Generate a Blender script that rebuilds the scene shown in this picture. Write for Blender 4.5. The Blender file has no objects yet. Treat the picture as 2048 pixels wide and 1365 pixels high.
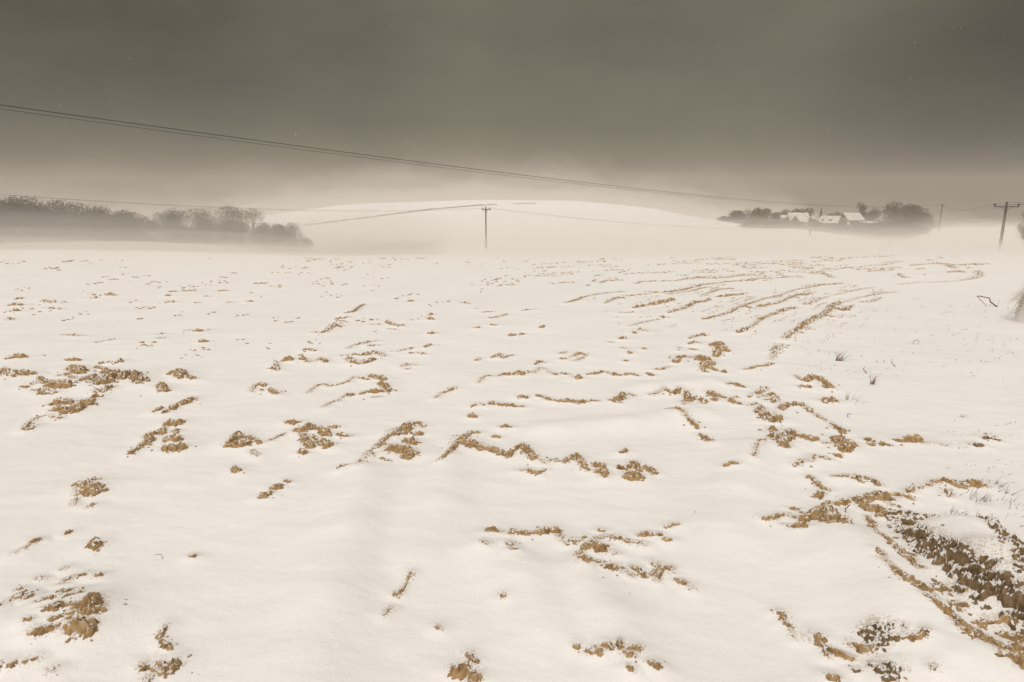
import bpy, math, random
import numpy as np
from mathutils import Vector, Euler

sc = bpy.context.scene
col = sc.collection
R_ = math.radians
rng = random.Random(7)

# ------------------------------------------------------------------ camera
F_PX = 1300.0                       # focal length in pixels of the 2048 px wide photograph
PITCH = math.atan(277.5 / F_PX)
CAM_Z = 1.6
cam = bpy.data.cameras.new('camera')
cam.sensor_width = 36.0
cam.lens = 36.0 * F_PX / 2048.0
cam.clip_start = 0.05
cam.clip_end = 6000.0
cam_o = bpy.data.objects.new('camera', cam)
col.objects.link(cam_o)
cam_o.location = (0, 0, CAM_Z)
cam_o.rotation_euler = (math.pi / 2 - PITCH, 0, 0)
sc.camera = cam_o

# ------------------------------------------------------------------ sky
SUN_EL, SUN_AZ = R_(52), R_(-150)     # azimuth measured from +Y towards +X: behind the camera, to the left
world = bpy.data.worlds.new('World')
sc.world = world
world.use_nodes = True
wn, wl = world.node_tree.nodes, world.node_tree.links
wn.clear()
w_out = wn.new('ShaderNodeOutputWorld')
bg_sky = wn.new('ShaderNodeBackground')
bg_cloud = wn.new('ShaderNodeBackground')
w_mix = wn.new('ShaderNodeMixShader')
sky = wn.new('ShaderNodeTexSky')
sky.sky_type = 'NISHITA'
sky.sun_disc = False
sky.sun_elevation = SUN_EL
sky.sun_rotation = SUN_AZ
bg_sky.inputs['Strength'].default_value = 0.05
wl.new(sky.outputs[0], bg_sky.inputs['Color'])
tc = wn.new('ShaderNodeTexCoord')
sep = wn.new('ShaderNodeSeparateXYZ')
wl.new(tc.outputs['Generated'], sep.inputs[0])


def wmath(op, a, b=None, clamp=False):
    n = wn.new('ShaderNodeMath')
    n.operation = op
    n.use_clamp = clamp
    for i, v in enumerate((a, b)):
        if v is None:
            continue
        if isinstance(v, (int, float)):
            n.inputs[i].default_value = v
        else:
            wl.new(v, n.inputs[i])
    return n.outputs[0]


# a dark bank of snow cloud ahead (towards +Y), paler cloud overhead and behind
cn = wn.new('ShaderNodeTexNoise')
cn.inputs['Scale'].default_value = 2.6
cn.inputs['Detail'].default_value = 5.0
cn.inputs['Roughness'].default_value = 0.5
cmap = wn.new('ShaderNodeMapping')
cmap.inputs['Scale'].default_value = (1.0, 1.0, 2.6)
cmap.inputs['Location'].default_value = (0.35, 0.2, 0.4)
wl.new(tc.outputs['Generated'], cmap.inputs[0])
wl.new(cmap.outputs[0], cn.inputs['Vector'])
nz = wmath('MULTIPLY', wmath('SUBTRACT', cn.outputs['Fac'], 0.5), SKY_NOISE := 0.22)
zz = wmath('ADD', sep.outputs['Z'], wmath('MULTIPLY', nz, 0.35))
ramp = wn.new('ShaderNodeValToRGB')
wl.new(wmath('ADD', zz, 0.2, True), ramp.inputs[0])
SKY_STOPS = [(0.00, (0.19, 0.162, 0.118)), (0.20, (0.180, 0.153, 0.110)), (0.225, (0.160, 0.138, 0.098)),
             (0.26, (0.121, 0.106, 0.074)), (0.31, (0.096, 0.0865, 0.059)), (0.56, (0.108, 0.099, 0.069)),
             (0.75, (0.32, 0.29, 0.245)), (1.0, (0.66, 0.615, 0.56))]
els = ramp.color_ramp.elements
while len(els) < len(SKY_STOPS):
    els.new(0.5)
for e, (p, c) in zip(els, SKY_STOPS):
    e.position = p
    e.color = (*c, 1)
back = wn.new('ShaderNodeMix')
back.data_type = 'RGBA'
backf = wn.new('ShaderNodeMapRange')
backf.interpolation_type = 'SMOOTHSTEP'
backf.inputs['From Min'].default_value = 0.25
backf.inputs['From Max'].default_value = -0.45
wl.new(sep.outputs['Y'], backf.inputs['Value'])
wl.new(backf.outputs['Result'], back.inputs['Factor'])
wl.new(ramp.outputs[0], back.inputs['A'])
back.inputs['B'].default_value = (0.64, 0.60, 0.55, 1)
# soft lighter and darker patches in the cloud
patch = wn.new('ShaderNodeMix')
patch.data_type = 'RGBA'
patch.blend_type = 'MULTIPLY'
patch.inputs['Factor'].default_value = 1.0
pv = wmath('ADD', wmath('MULTIPLY', nz, 3.4), 1.0)
# finer rags of cloud
cn2 = wn.new('ShaderNodeTexNoise')
cn2.inputs['Scale'].default_value = 11.0
cn2.inputs['Detail'].default_value = 6.0
cn2.inputs['Roughness'].default_value = 0.62
wl.new(cmap.outputs[0], cn2.inputs['Vector'])
pv = wmath('ADD', pv, wmath('MULTIPLY', wmath('SUBTRACT', cn2.outputs['Fac'], 0.5), 0.36))
# broad paler and darker parts of the cloud bank: bearing, elevation (degrees), reach (degrees), change
for az_, el_, rch, dv in [(14, 19, 30, 0.24), (-45, 13, 29, -0.66), (42, 5.5, 22, -0.44), (10, 8, 15, -0.24), (-38, 1.5, 16, 0.34),
                          (-14, 9, 12, -0.10), (41, 16, 10, -0.22), (-3, 1.0, 14, 0.10), (31, 0.5, 17, -0.26)]:
    ld = (math.sin(R_(az_)) * math.cos(R_(el_)), math.cos(R_(az_)) * math.cos(R_(el_)), math.sin(R_(el_)))
    dn = wn.new('ShaderNodeVectorMath')
    dn.operation = 'DOT_PRODUCT'
    wl.new(tc.outputs['Generated'], dn.inputs[0])
    dn.inputs[1].default_value = ld
    mr_ = wn.new('ShaderNodeMapRange')
    mr_.interpolation_type = 'SMOOTHSTEP'
    mr_.inputs['From Min'].default_value = math.cos(R_(rch))
    mr_.inputs['From Max'].default_value = 1.0
    mr_.inputs['To Max'].default_value = dv
    wl.new(dn.outputs['Value'], mr_.inputs['Value'])
    pv = wmath('ADD', pv, mr_.outputs['Result'])
pcomb = wn.new('ShaderNodeCombineColor')
for i in range(3):
    wl.new(pv, pcomb.inputs[i])
wl.new(back.outputs['Result'], patch.inputs['A'])
wl.new(pcomb.outputs[0], patch.inputs['B'])
wl.new(patch.outputs['Result'], bg_cloud.inputs['Color'])
bg_cloud.inputs['Strength'].default_value = 1.0
w_mix.inputs[0].default_value = 0.97          # nearly closed overcast
wl.new(bg_sky.outputs[0], w_mix.inputs[1])
wl.new(bg_cloud.outputs[0], w_mix.inputs[2])
wl.new(w_mix.outputs[0], w_out.inputs['Surface'])

# ------------------------------------------------------------------ sun behind the cloud
sun = bpy.data.lights.new('sun', 'SUN')
sun.energy = 1.3
sun.angle = R_(45)
sun.color = (1.0, 0.94, 0.885)
sun_o = bpy.data.objects.new('sun', sun)
col.objects.link(sun_o)
sd = Vector((math.sin(SUN_AZ) * math.cos(SUN_EL), math.cos(SUN_AZ) * math.cos(SUN_EL), math.sin(SUN_EL)))
sun_o.rotation_euler = (-sd).to_track_quat('-Z', 'Y').to_euler()

# ------------------------------------------------------------------ exposure, sampling
sc.view_settings.view_transform = 'Standard'
sc.view_settings.look = 'None'
sc.view_settings.gamma = 1.0
sc.view_settings.exposure = 0.25
sc.cycles.max_bounces = 8
sc.cycles.diffuse_bounces = 4
sc.cycles.volume_bounces = 3
sc.cycles.use_denoising = True
sc.cycles.volume_step_rate = 1.0

# ------------------------------------------------------------------ small helpers


def tag(o, label=None, cat=None, group=None, kind=None):
    if label:
        o['label'] = label
    if cat:
        o['category'] = cat
    if group:
        o['group'] = group
    if kind:
        o['kind'] = kind
    return o


def mesh_obj(name, verts, faces, mats, parent=None, smooth=False, face_mat=None):
    me = bpy.data.meshes.new(name)
    me.from_pydata([tuple(v) for v in verts], [], [tuple(f) for f in faces])
    for m in (mats if isinstance(mats, (list, tuple)) else [mats]):
        me.materials.append(m)
    if face_mat is not None:
        me.polygons.foreach_set('material_index', face_mat)
    if smooth:
        me.polygons.foreach_set('use_smooth', [True] * len(me.polygons))
    me.update()
    o = bpy.data.objects.new(name, me)
    col.objects.link(o)
    if parent:
        o.parent = parent
    return o


def np_mesh(name, V, Fq, mat, smooth=True, parent=None):
    """mesh from an (n,3) vertex array and an (m,3|4) face array"""
    me = bpy.data.meshes.new(name)
    V = np.ascontiguousarray(V, dtype=np.float32)
    Fq = np.ascontiguousarray(Fq, dtype=np.int32)
    k = Fq.shape[1]
    me.vertices.add(len(V))
    me.vertices.foreach_set('co', V.ravel())
    me.loops.add(Fq.size)
    me.loops.foreach_set('vertex_index', Fq.ravel())
    me.polygons.add(len(Fq))
    me.polygons.foreach_set('loop_start', np.arange(0, Fq.size, k, dtype=np.int32))
    me.polygons.foreach_set('use_smooth', np.full(len(Fq), smooth))
    me.update(calc_edges=True)
    me.materials.append(mat)
    o = bpy.data.objects.new(name, me)
    col.objects.link(o)
    if parent:
        o.parent = parent
    return o


def empty(name, loc, rz=0.0):
    o = bpy.data.objects.new(name, None)
    col.objects.link(o)
    o.location = loc
    o.rotation_euler = (0, 0, rz)
    o.empty_display_size = 0.2
    return o


class MB:
    """collects simple solids into one mesh"""

    def __init__(self):
        self.v, self.f = [], []

    def add(self, vs, fs):
        n = len(self.v)
        self.v += [tuple(v) for v in vs]
        self.f += [tuple(i + n for i in f) for f in fs]

    def box(self, x0, x1, y0, y1, z0, z1):
        self.add([(x0, y0, z0), (x1, y0, z0), (x1, y1, z0), (x0, y1, z0),
                  (x0, y0, z1), (x1, y0, z1), (x1, y1, z1), (x0, y1, z1)],
                 [(0, 3, 2, 1), (4, 5, 6, 7), (0, 1, 5, 4), (1, 2, 6, 5), (2, 3, 7, 6), (3, 0, 4, 7)])

    def tube(self, pts, rads, n=6, cap=True):
        pts = [Vector(p) for p in pts]
        ring = []
        vs, fs = [], []
        for i, p in enumerate(pts):
            a = pts[max(i - 1, 0)]
            b = pts[min(i + 1, len(pts) - 1)]
            d = (b - a).normalized() if (b - a).length > 1e-9 else Vector((0, 0, 1))
            u = d.cross(Vector((0, 0, 1)))
            if u.length < 1e-3:
                u = d.cross(Vector((1, 0, 0)))
            u.normalize()
            w = d.cross(u)
            for k in range(n):
                t = 2 * math.pi * k / n
                vs.append(p + (u * math.cos(t) + w * math.sin(t)) * rads[i])
        for i in range(len(pts) - 1):
            for k in range(n):
                a, b = i * n + k, i * n + (k + 1) % n
                fs.append((a, b, b + n, a + n))
        if cap:
            fs.append(tuple(range(n - 1, -1, -1)))
            m = (len(pts) - 1) * n
            fs.append(tuple(range(m, m + n)))
        self.add(vs, fs)

    def blade(self, p, d, L, w, bend, n=4):
        """a thin two-sided strip of grass, thick enough to be a solid wedge"""
        p, d = Vector(p), Vector(d).normalized()
        s = d.cross(Vector((0, 0, 1)))
        if s.length < 1e-3:
            s = Vector((1, 0, 0))
        s.normalize()
        vs, fs = [], []
        for i in range(n + 1):
            t = i / n
            c = p + d * L * t + Vector((bend[0], bend[1], bend[2])) * (t * t)
            ww = w * (1 - 0.9 * t)
            q = d.cross(s) * ww * 0.5
            vs += [c - s * ww, c + s * ww, c + q]
        for i in range(n):
            a = i * 3
            for k in range(3):
                fs.append((a + k, a + (k + 1) % 3, a + 3 + (k + 1) % 3, a + 3 + k))
        self.add(vs, fs)

    def build(self, name, mat, parent=None, smooth=False):
        return mesh_obj(name, self.v, self.f, mat, parent, smooth)


# ------------------------------------------------------------------ noise on arrays
_pr = np.random.RandomState(11)
_perm = np.tile(_pr.permutation(512), 3)
_ang = _pr.rand(512) * 2 * np.pi
_gx, _gy = np.cos(_ang), np.sin(_ang)


def perlin(x, y):
    x = np.asarray(x, float)
    y = np.asarray(y, float)
    xi, yi = np.floor(x).astype(int), np.floor(y).astype(int)
    xf, yf = x - xi, y - yi
    u = xf * xf * xf * (xf * (xf * 6 - 15) + 10)
    v = yf * yf * yf * (yf * (yf * 6 - 15) + 10)
    xi &= 511
    yi &= 511

    def g(ix, iy, fx, fy):
        h = _perm[_perm[ix & 511] + (iy & 511)] & 511
        return _gx[h] * fx + _gy[h] * fy
    a = g(xi, yi, xf, yf)
    b = g(xi + 1, yi, xf - 1, yf)
    c = g(xi, yi + 1, xf, yf - 1)
    d = g(xi + 1, yi + 1, xf - 1, yf - 1)
    return ((a + (b - a) * u) + ((c + (d - c) * u) - (a + (b - a) * u)) * v) * 1.5


def fbm(x, y, o=4, g=0.5, lac=2.03):
    s, a, t = 0.0, 1.0, 0.0
    for i in range(o):
        s = s + a * perlin(x + 17.3 * i, y - 9.1 * i)
        t += a
        a *= g
        x = x * lac
        y = y * lac
    return s / t


# ------------------------------------------------------------------ photograph pixel -> ray
CP, SP = math.cos(PITCH), math.sin(PITCH)


def ray(px, py):
    X = (np.asarray(px, float) - 1024.0) / F_PX
    U = (682.5 - np.asarray(py, float)) / F_PX
    return X, CP + U * SP, -SP + U * CP


def z_at(px, py, r):
    x, y, z = ray(px, py)
    return CAM_Z + r * z / np.hypot(x, y)


# ------------------------------------------------------------------ the lie of the land
# for several bearings (named by the column of the photograph they lie in): distance, row where that ground shows
NEAR = [(0.0, 0.0), (4.0, 0.0), (8.0, -0.05), (15.0, -0.35)]
LAND = {
    -500: [(30, 527), (60, 502), (90, 489), (125, 508), (200, 498), (400, 480), (700, 478), (900, 482)],
    0: [(30, 527), (60, 502), (90, 487), (125, 508), (200, 500), (400, 480), (700, 478), (900, 482)],
    300: [(30, 527), (60, 502), (90, 484), (125, 505), (200, 495), (400, 476), (700, 474), (900, 480)],
    450: [(30, 526), (60, 505), (90, 491), (125, 510), (200, 498), (300, 462), (380, 443), (500, 452), (900, 466)],
    560: [(30, 526), (60, 509), (90, 504), (130, 510), (200, 492), (300, 452), (380, 429), (600, 442), (900, 458)],
    700: [(30, 526), (60, 511), (100, 505), (140, 500), (200, 482), (300, 438), (380, 411), (600, 430), (900, 452)],
    960: [(30, 526), (60, 512), (100, 504), (140, 497), (200, 480), (300, 428), (380, 402), (600, 422), (900, 450)],
    1150: [(30, 526), (60, 512), (100, 504), (140, 497), (200, 480), (300, 430), (380, 404), (600, 424), (900, 450)],
    1300: [(30, 526), (60, 512), (100, 503), (140, 496), (200, 480), (300, 440), (380, 418), (600, 434), (900, 452)],
    1440: [(30, 526), (60, 511), (100, 502), (140, 494), (200, 478), (280, 451), (340, 442), (420, 448), (600, 456), (900, 462)],
    1600: [(30, 526), (60, 510), (100, 501), (140, 492), (190, 479), (240, 457), (280, 465), (330, 467), (500, 467), (900, 472)],
    1700: [(30, 526), (60, 510), (100, 501), (140, 492), (190, 477), (215, 471), (250, 480), (320, 474), (500, 471), (900, 475)],
    1800: [(30, 526), (60, 510), (100, 500), (140, 491), (180, 485), (220, 490), (300, 478), (340, 472), (500, 470), (900, 475)],
    1870: [(30, 526), (60, 510), (100, 500), (140, 490), (200, 474), (260, 460), (330, 455), (400, 457), (500, 464), (900, 472)],
    1950: [(30, 526), (60, 510), (100, 501), (130, 495), (200, 470), (265, 456), (330, 454), (450, 462), (900, 472)],
    2500: [(30, 526), (60, 510), (100, 501), (130, 495), (200, 470), (265, 456), (330, 454), (450, 462), (900, 472)],
}
_TR = np.concatenate([np.linspace(0, 29, 30), np.exp(np.linspace(math.log(30), math.log(900), 260))])
_lx = sorted(LAND)
_laz, _lz = [], []
for px in _lx:
    rx, ry, rz = ray(px, 460)
    _laz.append(math.atan2(rx, ry))
    rs = [a for a, b in NEAR] + [a for a, b in LAND[px]]
    zs = [b for a, b in NEAR] + [float(z_at(px, b, a)) for a, b in LAND[px]]
    # slopes for a smooth cubic through the points
    rs, zs = np.array(rs), np.array(zs)
    m = np.gradient(zs, rs)
    i = np.clip(np.searchsorted(rs, _TR, 'right') - 1, 0, len(rs) - 2)
    h = rs[i + 1] - rs[i]
    t = (_TR - rs[i]) / h
    _lz.append((2 * t**3 - 3 * t**2 + 1) * zs[i] + (t**3 - 2 * t**2 + t) * h * m[i]
               + (-2 * t**3 + 3 * t**2) * zs[i + 1] + (t**3 - t**2) * h * m[i + 1])
_lz = np.array(_lz)
_TAZ = np.linspace(-math.pi, math.pi, 1441)
_TAB = np.stack([np.interp(_TAZ, _laz, _lz[:, k]) for k in range(len(_TR))], 1)   # az x r
_k = np.exp(-0.5 * (np.arange(-10, 11) / 3.2) ** 2)
_k /= _k.sum()
_pad = np.concatenate([_TAB[-11:-1], _TAB, _TAB[1:11]], 0)
_TAB = np.stack([np.convolve(_pad[:, k], _k, 'valid') for k in range(len(_TR))], 1)


def land(x, y):
    """bare lie of the land, without drifts and furrows"""
    r = np.hypot(x, y)
    a = np.arctan2(x, y)
    fa = (a + math.pi) / (2 * math.pi) * 1440
    ia = np.clip(fa.astype(int), 0, 1439)
    ta = fa - ia
    r = np.clip(r, 0, 899.0)
    ir = np.clip(np.searchsorted(_TR, r, 'right') - 1, 0, len(_TR) - 2)
    tr = (r - _TR[ir]) / (_TR[ir + 1] - _TR[ir])
    A = _TAB[ia, ir] * (1 - tr) + _TAB[ia, ir + 1] * tr
    B = _TAB[ia + 1, ir] * (1 - tr) + _TAB[ia + 1, ir + 1] * tr
    return A * (1 - ta) + B * ta


_RS = np.exp(np.linspace(math.log(1.2), math.log(880), 1400))


def hit(px, py):
    """where the ray of a photograph pixel first meets the land: x, y, z, slant distance"""
    px = np.atleast_1d(np.asarray(px, float))
    py = np.atleast_1d(np.asarray(py, float))
    dx, dy, dz = ray(px, py)
    h = np.hypot(dx, dy)
    ux, uy, uz = dx / h, dy / h, dz / h
    out = []
    for a, b, c in zip(ux, uy, uz):
        zz_ = CAM_Z + _RS * c
        g = land(a * _RS, b * _RS)
        k = int(np.argmax(zz_ < g)) if (zz_ < g).any() else len(_RS) - 1
        k = max(k, 1)
        d0, d1 = zz_[k - 1] - g[k - 1], zz_[k] - g[k]
        t = d0 / (d0 - d1) if d0 != d1 else 0
        r = _RS[k - 1] + (_RS[k] - _RS[k - 1]) * min(max(t, 0), 1)
        z = float(land(np.array([a * r]), np.array([b * r]))[0])
        out.append((a * r, b * r, z, math.sqrt(r * r + (CAM_Z - z) ** 2)))
    return np.array(out)


def at_range(px, py, r):
    """point in the air seen at a photograph pixel, at horizontal distance r"""
    dx, dy, dz = ray(px, py)
    h = math.hypot(dx, dy)
    return Vector((dx / h * r, dy / h * r, CAM_Z + dz / h * r))


def foot(px, py, r):
    p = at_range(px, py, r)
    return Vector((p.x, p.y, float(land(np.array([p.x]), np.array([p.y]))[0])))

# ------------------------------------------------------------------ soil that shows through the snow
# (kind, label, snow pockets 0..1, strokes); a stroke is x, y, half width in the photograph's pixels, ...
C, G = 'soil_clod', 'soil_ridge'
SOIL = [
    (C, 'flat tan clod farthest up the left edge of the snow', 0.1, [(16, 720, 4, 32, 716, 6, 48, 717, 5)]),
    (C, 'wide broken clod cut off by the left edge of the picture', 0.5, [(-12, 750, 9, 15, 750, 11, 35, 752, 10, 57, 753, 8)]),
    (C, 'small flat tan clod right of the farthest left clod', 0.1, [(136, 722, 4, 155, 722, 4)]),
    (C, 'line of dark crumbs behind the big snow-mottled heap', 0.5, [(203, 728, 4, 214, 726, 4), (227, 727, 5, 242, 723, 4)]),
    (C, 'triangular clod standing left of the big snow-mottled heap', 0.2, [(148, 739, 8, 158, 745, 10, 161, 750, 6)]),
    (G, 'thin dark soil edge just below the triangular clod', 0.4, [(119, 755, 3, 130, 752, 3, 142, 757, 2.5, 153, 762, 2)]),
    (C, 'small flat clod at the rear rim of the mottled heap', 0.2, [(193, 737, 4, 212, 740, 4)]),
    (C, 'largest heap of clods on the left, heavily mottled with snow', 0.75, [(165, 767, 7, 185, 760, 9, 205, 768, 14, 225, 760, 14), (213, 747, 9, 240, 748, 7), (245, 760, 12, 265, 752, 13, 282, 766, 12), (203, 785, 9, 220, 780, 8)]),
    (C, 'snow-dusted clod with a dark ragged front, left of the round clod', 0.55, [(67, 772, 5, 82, 766, 8, 93, 770, 6), (77, 785, 6, 92, 788, 8, 106, 789, 6), (97, 778, 5, 99, 777, 5)]),
    (C, 'smooth round ochre clod alone in the snow', 0.0, [(112, 774, 9, 121, 774, 10, 130, 776, 9)]),
    (C, 'tiny crumb left of the snow-dusted clod', 0.0, [(46, 778, 3, 54, 779, 3)]),
    (C, 'broad ochre clod with a snowy notch in the middle', 0.35, [(107, 812, 5, 125, 806, 8, 140, 808, 8), (114, 822, 8, 135, 826, 9, 151, 825, 8), (154, 818, 10, 172, 810, 11, 184, 806, 6), (187, 798, 5, 203, 795, 4)]),
    (G, 'thin dark oval rim of soil round a patch of snow', 0.45, [(90, 833, 2.5, 72, 838, 2, 58, 848, 3, 50, 862, 5, 62, 860, 4, 74, 853, 2)]),
    (C, 'low dark crumbs in front of the notched ochre clod', 0.5, [(102, 834, 3, 121, 838, 3.5)]),
    (C, 'peaked clod with crumbs to its right, right of the mottled heap', 0.35, [(344, 752, 6, 358, 747, 9, 367, 757, 8), (377, 758, 4, 391, 761, 4)]),
    (C, 'lone clod below the peaked clod', 0.3, [(321, 774, 6, 331, 783, 7)]),
    (C, 'chain of four clods with a hooked stalk on its left', 0.35, [(308, 826, 2, 321, 818, 6), (331, 824, 5, 333, 825, 5), (346, 817, 7, 355, 812, 4), (362, 810, 6, 375, 805, 7, 389, 799, 3)]),
    (C, 'slanting dark clod trailing down to the left', 0.4, [(262, 911, 4, 270, 904, 4, 285, 894, 6, 300, 883, 7, 297, 872, 6, 312, 869, 4)]),
    (C, 'upright stack of crumbly clods beside the slanting clod', 0.4, [(324, 868, 6, 329, 858, 4), (339, 848, 8, 355, 850, 8, 363, 846, 6), (351, 864, 6, 354, 866, 6), (330, 886, 4, 337, 875, 4), (350, 880, 9, 357, 884, 7), (339, 901, 9, 352, 903, 9, 364, 899, 8)]),
    (C, 'ochre clod with a long root hanging from its left side', 0.25, [(157, 975, 5, 166, 974, 5, 158, 985, 2, 154, 1000, 1.5, 150, 1015, 1), (174, 978, 9, 185, 984, 13, 196, 980, 8), (189, 967, 4, 198, 966, 3), (204, 987, 4, 213, 985, 3)]),
    (C, 'tiny clod below the clod with the hanging root', 0.1, [(177, 1018, 2, 185, 1014, 3)]),
    (C, 'greyish clod with crumbs trailing off to the right', 0.35, [(463, 893, 9, 468, 884, 7), (475, 872, 7, 482, 877, 6), (486, 893, 8, 493, 890, 7), (499, 875, 4, 508, 884, 4, 519, 890, 5), (505, 905, 2, 516, 915, 2)]),
    (C, 'small low clod behind the wide branching clod', 0.35, [(572, 847, 4, 590, 849, 6, 597, 848, 5)]),
    (G, 'thin dark sliver of soil left of the wide branching clod', 0.3, [(540, 885, 1.5, 555, 877, 3, 571, 870, 1.5)]),
    (C, 'wide clod branching into fingers of soil below', 0.35, [(591, 866, 4, 610, 862, 9, 620, 858, 7, 636, 862, 5), (605, 872, 4, 612, 885, 6, 620, 897, 8), (640, 862, 4, 652, 871, 9), (622, 875, 4, 635, 884, 4, 655, 895, 9, 664, 897, 4), (659, 858, 3, 674, 857, 5), (680, 873, 5, 692, 876, 3, 703, 876, 1.5)]),
    (C, 'small reddish clod below the wide branching clod', 0.1, [(603, 908, 6, 609, 911, 5)]),
    (C, 'small upright clod alone in front of the greyish clod', 0.2, [(470, 943, 5, 473, 948, 6)]),
    (C, 'low flat clod nearer the camera than its tan neighbour', 0.35, [(520, 1002, 4, 532, 998, 6, 541, 993, 4)]),
    (C, 'tan clod just above a low flat clod in open snow', 0.1, [(548, 983, 5, 559, 979, 6)]),
    (C, 'tiny dark crumb beyond the tan clod in open snow', 0.1, [(572, 968, 3, 579, 970, 3)]),
    (G, 'large triangular soil mound with a big ochre clod at its foot', 0.4, [(713, 946, 1.5, 722, 928, 3, 740, 908, 4, 760, 890, 4, 778, 875, 5, 800, 862, 7, 820, 850, 5, 835, 848, 4, 848, 855, 3), (732, 919, 8, 743, 914, 7), (754, 898, 6, 766, 893, 6), (789, 868, 10, 816, 862, 11), (819, 885, 11, 827, 892, 7), (785, 905, 11, 805, 905, 17, 822, 912, 10, 814, 920, 8), (829, 870, 5, 844, 870, 4), (764, 922, 4, 776, 927, 3)]),
    (G, 'short thin soil crest left of the triangular mound', 0.2, [(676, 948, 3, 682, 940, 3, 701, 941, 1.5)]),
    (G, 'hooked row of separate tan clods joined by a thin crest', 0.15, [(545, 738, 4, 557, 742, 3, 552, 730, 3), (556, 727, 4, 558, 727, 4), (574, 721, 8, 586, 722, 5), (603, 719, 6, 610, 722, 5, 618, 728, 1.5, 630, 724, 2, 642, 720, 4, 652, 726, 5)]),
    (C, 'small crumbly clod above the hooked row of clods', 0.4, [(610, 702, 3.5, 618, 701, 4, 627, 703, 4)]),
    (C, 'wide double-crested heap of greenish and ochre crumbs', 0.5, [(683, 714, 2.5, 698, 713, 2.5), (696, 721, 5, 707, 727, 7, 720, 729, 6, 733, 727, 6, 749, 723, 5), (710, 712, 4, 712, 712, 4), (721, 714, 4, 735, 709, 5, 750, 706, 5, 760, 710, 4, 769, 716, 3)]),
    (G, 'low crumbly crest behind the double-crested heap', 0.5, [(695, 698, 2, 715, 690, 3, 735, 686, 3, 753, 684, 2.5), (740, 692, 4, 751, 692, 3)]),
    (G, 'scatter of crumbs in two short rows right of the double-crested heap', 0.5, [(783, 705, 1.5, 805, 703, 2, 827, 698, 4), (820, 710, 3, 834, 708, 3, 849, 712, 3), (852, 696, 4, 862, 692, 3)]),
    (C, 'faint snow-covered clod below the two short rows of crumbs', 0.6, [(805, 737, 3, 815, 732, 4, 829, 735, 3), (814, 741, 3, 816, 741, 3)]),
    (C, 'arched clod with bent stalks and a dark clod beside it', 0.35, [(504, 786, 1.5, 509, 775, 3, 520, 770, 4, 529, 774, 5), (522, 783, 3, 524, 783, 3), (540, 782, 4, 548, 787, 6, 556, 791, 2)]),
    (G, 'long wavy thin crest ending in a grey hooked clod', 0.35, [(614, 788, 1, 630, 776, 2, 648, 770, 3, 657, 775, 2.5, 680, 771, 2, 697, 766, 2.5, 707, 756, 2, 722, 759, 3, 736, 762, 3), (739, 755, 5, 755, 757, 7, 768, 762, 6), (765, 770, 8, 772, 778, 8, 778, 785, 5), (648, 818, 1.5, 658, 810, 2, 672, 806, 2, 684, 799, 2, 700, 792, 5, 709, 793, 4), (721, 791, 4, 735, 787, 5, 750, 786, 7, 766, 786, 5), (748, 798, 4, 758, 797, 4)]),
    (G, 'short slanting grassy crest right of the grey hooked clod', 0.4, [(870, 798, 1.5, 885, 787, 3, 900, 782, 4, 909, 778, 3)]),
    (G, 'bold ochre soil face with a thin flank running down left', 0.25, [(880, 935, 2, 895, 922, 4, 905, 905, 5, 913, 893, 5, 925, 880, 5, 938, 872, 5, 944, 867, 3), (952, 868, 4, 954, 868, 4), (920, 886, 9, 940, 893, 12, 960, 900, 10, 985, 906, 7, 1005, 913, 6, 1021, 915, 6), (1020, 910, 4, 1035, 900, 5, 1045, 895, 5, 1054, 897, 4), (1049, 903, 8, 1058, 913, 9, 1065, 922, 6), (1067, 915, 2, 1080, 924, 2, 1088, 932, 2, 1100, 926, 2, 1113, 923, 1.5)]),
    (C, 'arched crumbly clod at the right end of the bold soil face', 0.35, [(1114, 927, 4, 1116, 927, 4), (1127, 931, 4, 1138, 925, 6, 1150, 917, 7, 1160, 925, 6, 1168, 938, 5, 1176, 948, 3)]),
    (C, 'knobbly upright clod right of the arched crumbly clod', 0.4, [(1191, 938, 6, 1204, 938, 6), (1196, 950, 6, 1210, 952, 7, 1208, 960, 4)]),
    (C, 'low clod with a thin tail in front of the bold soil face', 0.3, [(1035, 947, 1.5, 1055, 946, 2, 1067, 950, 6, 1075, 953, 4, 1088, 947, 3)]),
    (C, 'cluster of round clods alone in the middle of the field', 0.15, [(1237, 941, 5, 1250, 942, 5, 1262, 936, 6, 1270, 932, 6), (1272, 938, 6, 1279, 946, 5), (1257, 960, 9, 1271, 958, 11), (1287, 940, 5, 1298, 943, 5, 1308, 950, 5)]),
    (C, 'small pointed clod above the cluster of round clods', 0.1, [(1243, 909, 3, 1250, 905, 5)]),
    (C, 'flat little clod behind the bold soil face', 0.3, [(1004, 856, 3, 1013, 854, 4, 1022, 857, 3)]),
    (C, 'dark little clod close behind the bold soil face', 0.1, [(989, 876, 4, 998, 878, 3)]),
    (G, 'long level crest of small clods, middle of three near furrows', 0.35, [(945, 815, 4, 955, 811, 3, 975, 812, 5, 985, 808, 4, 1000, 812, 4, 1012, 812, 5, 1028, 814, 4, 1046, 816, 3), (1040, 797, 5, 1053, 799, 4), (1074, 795, 4, 1085, 797, 3, 1098, 803, 4, 1115, 806, 4, 1135, 806, 5, 1155, 809, 5, 1168, 808, 5, 1185, 806, 3, 1197, 806, 2.5), (1232, 806, 9, 1240, 803, 10, 1245, 795, 6), (1258, 794, 2.5, 1269, 796, 3), (1299, 795, 2, 1310, 794, 3, 1323, 790, 2.5)]),
    (C, 'little round clod left of the long level crest', 0.0, [(942, 834, 5, 948, 835, 5)]),
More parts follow.
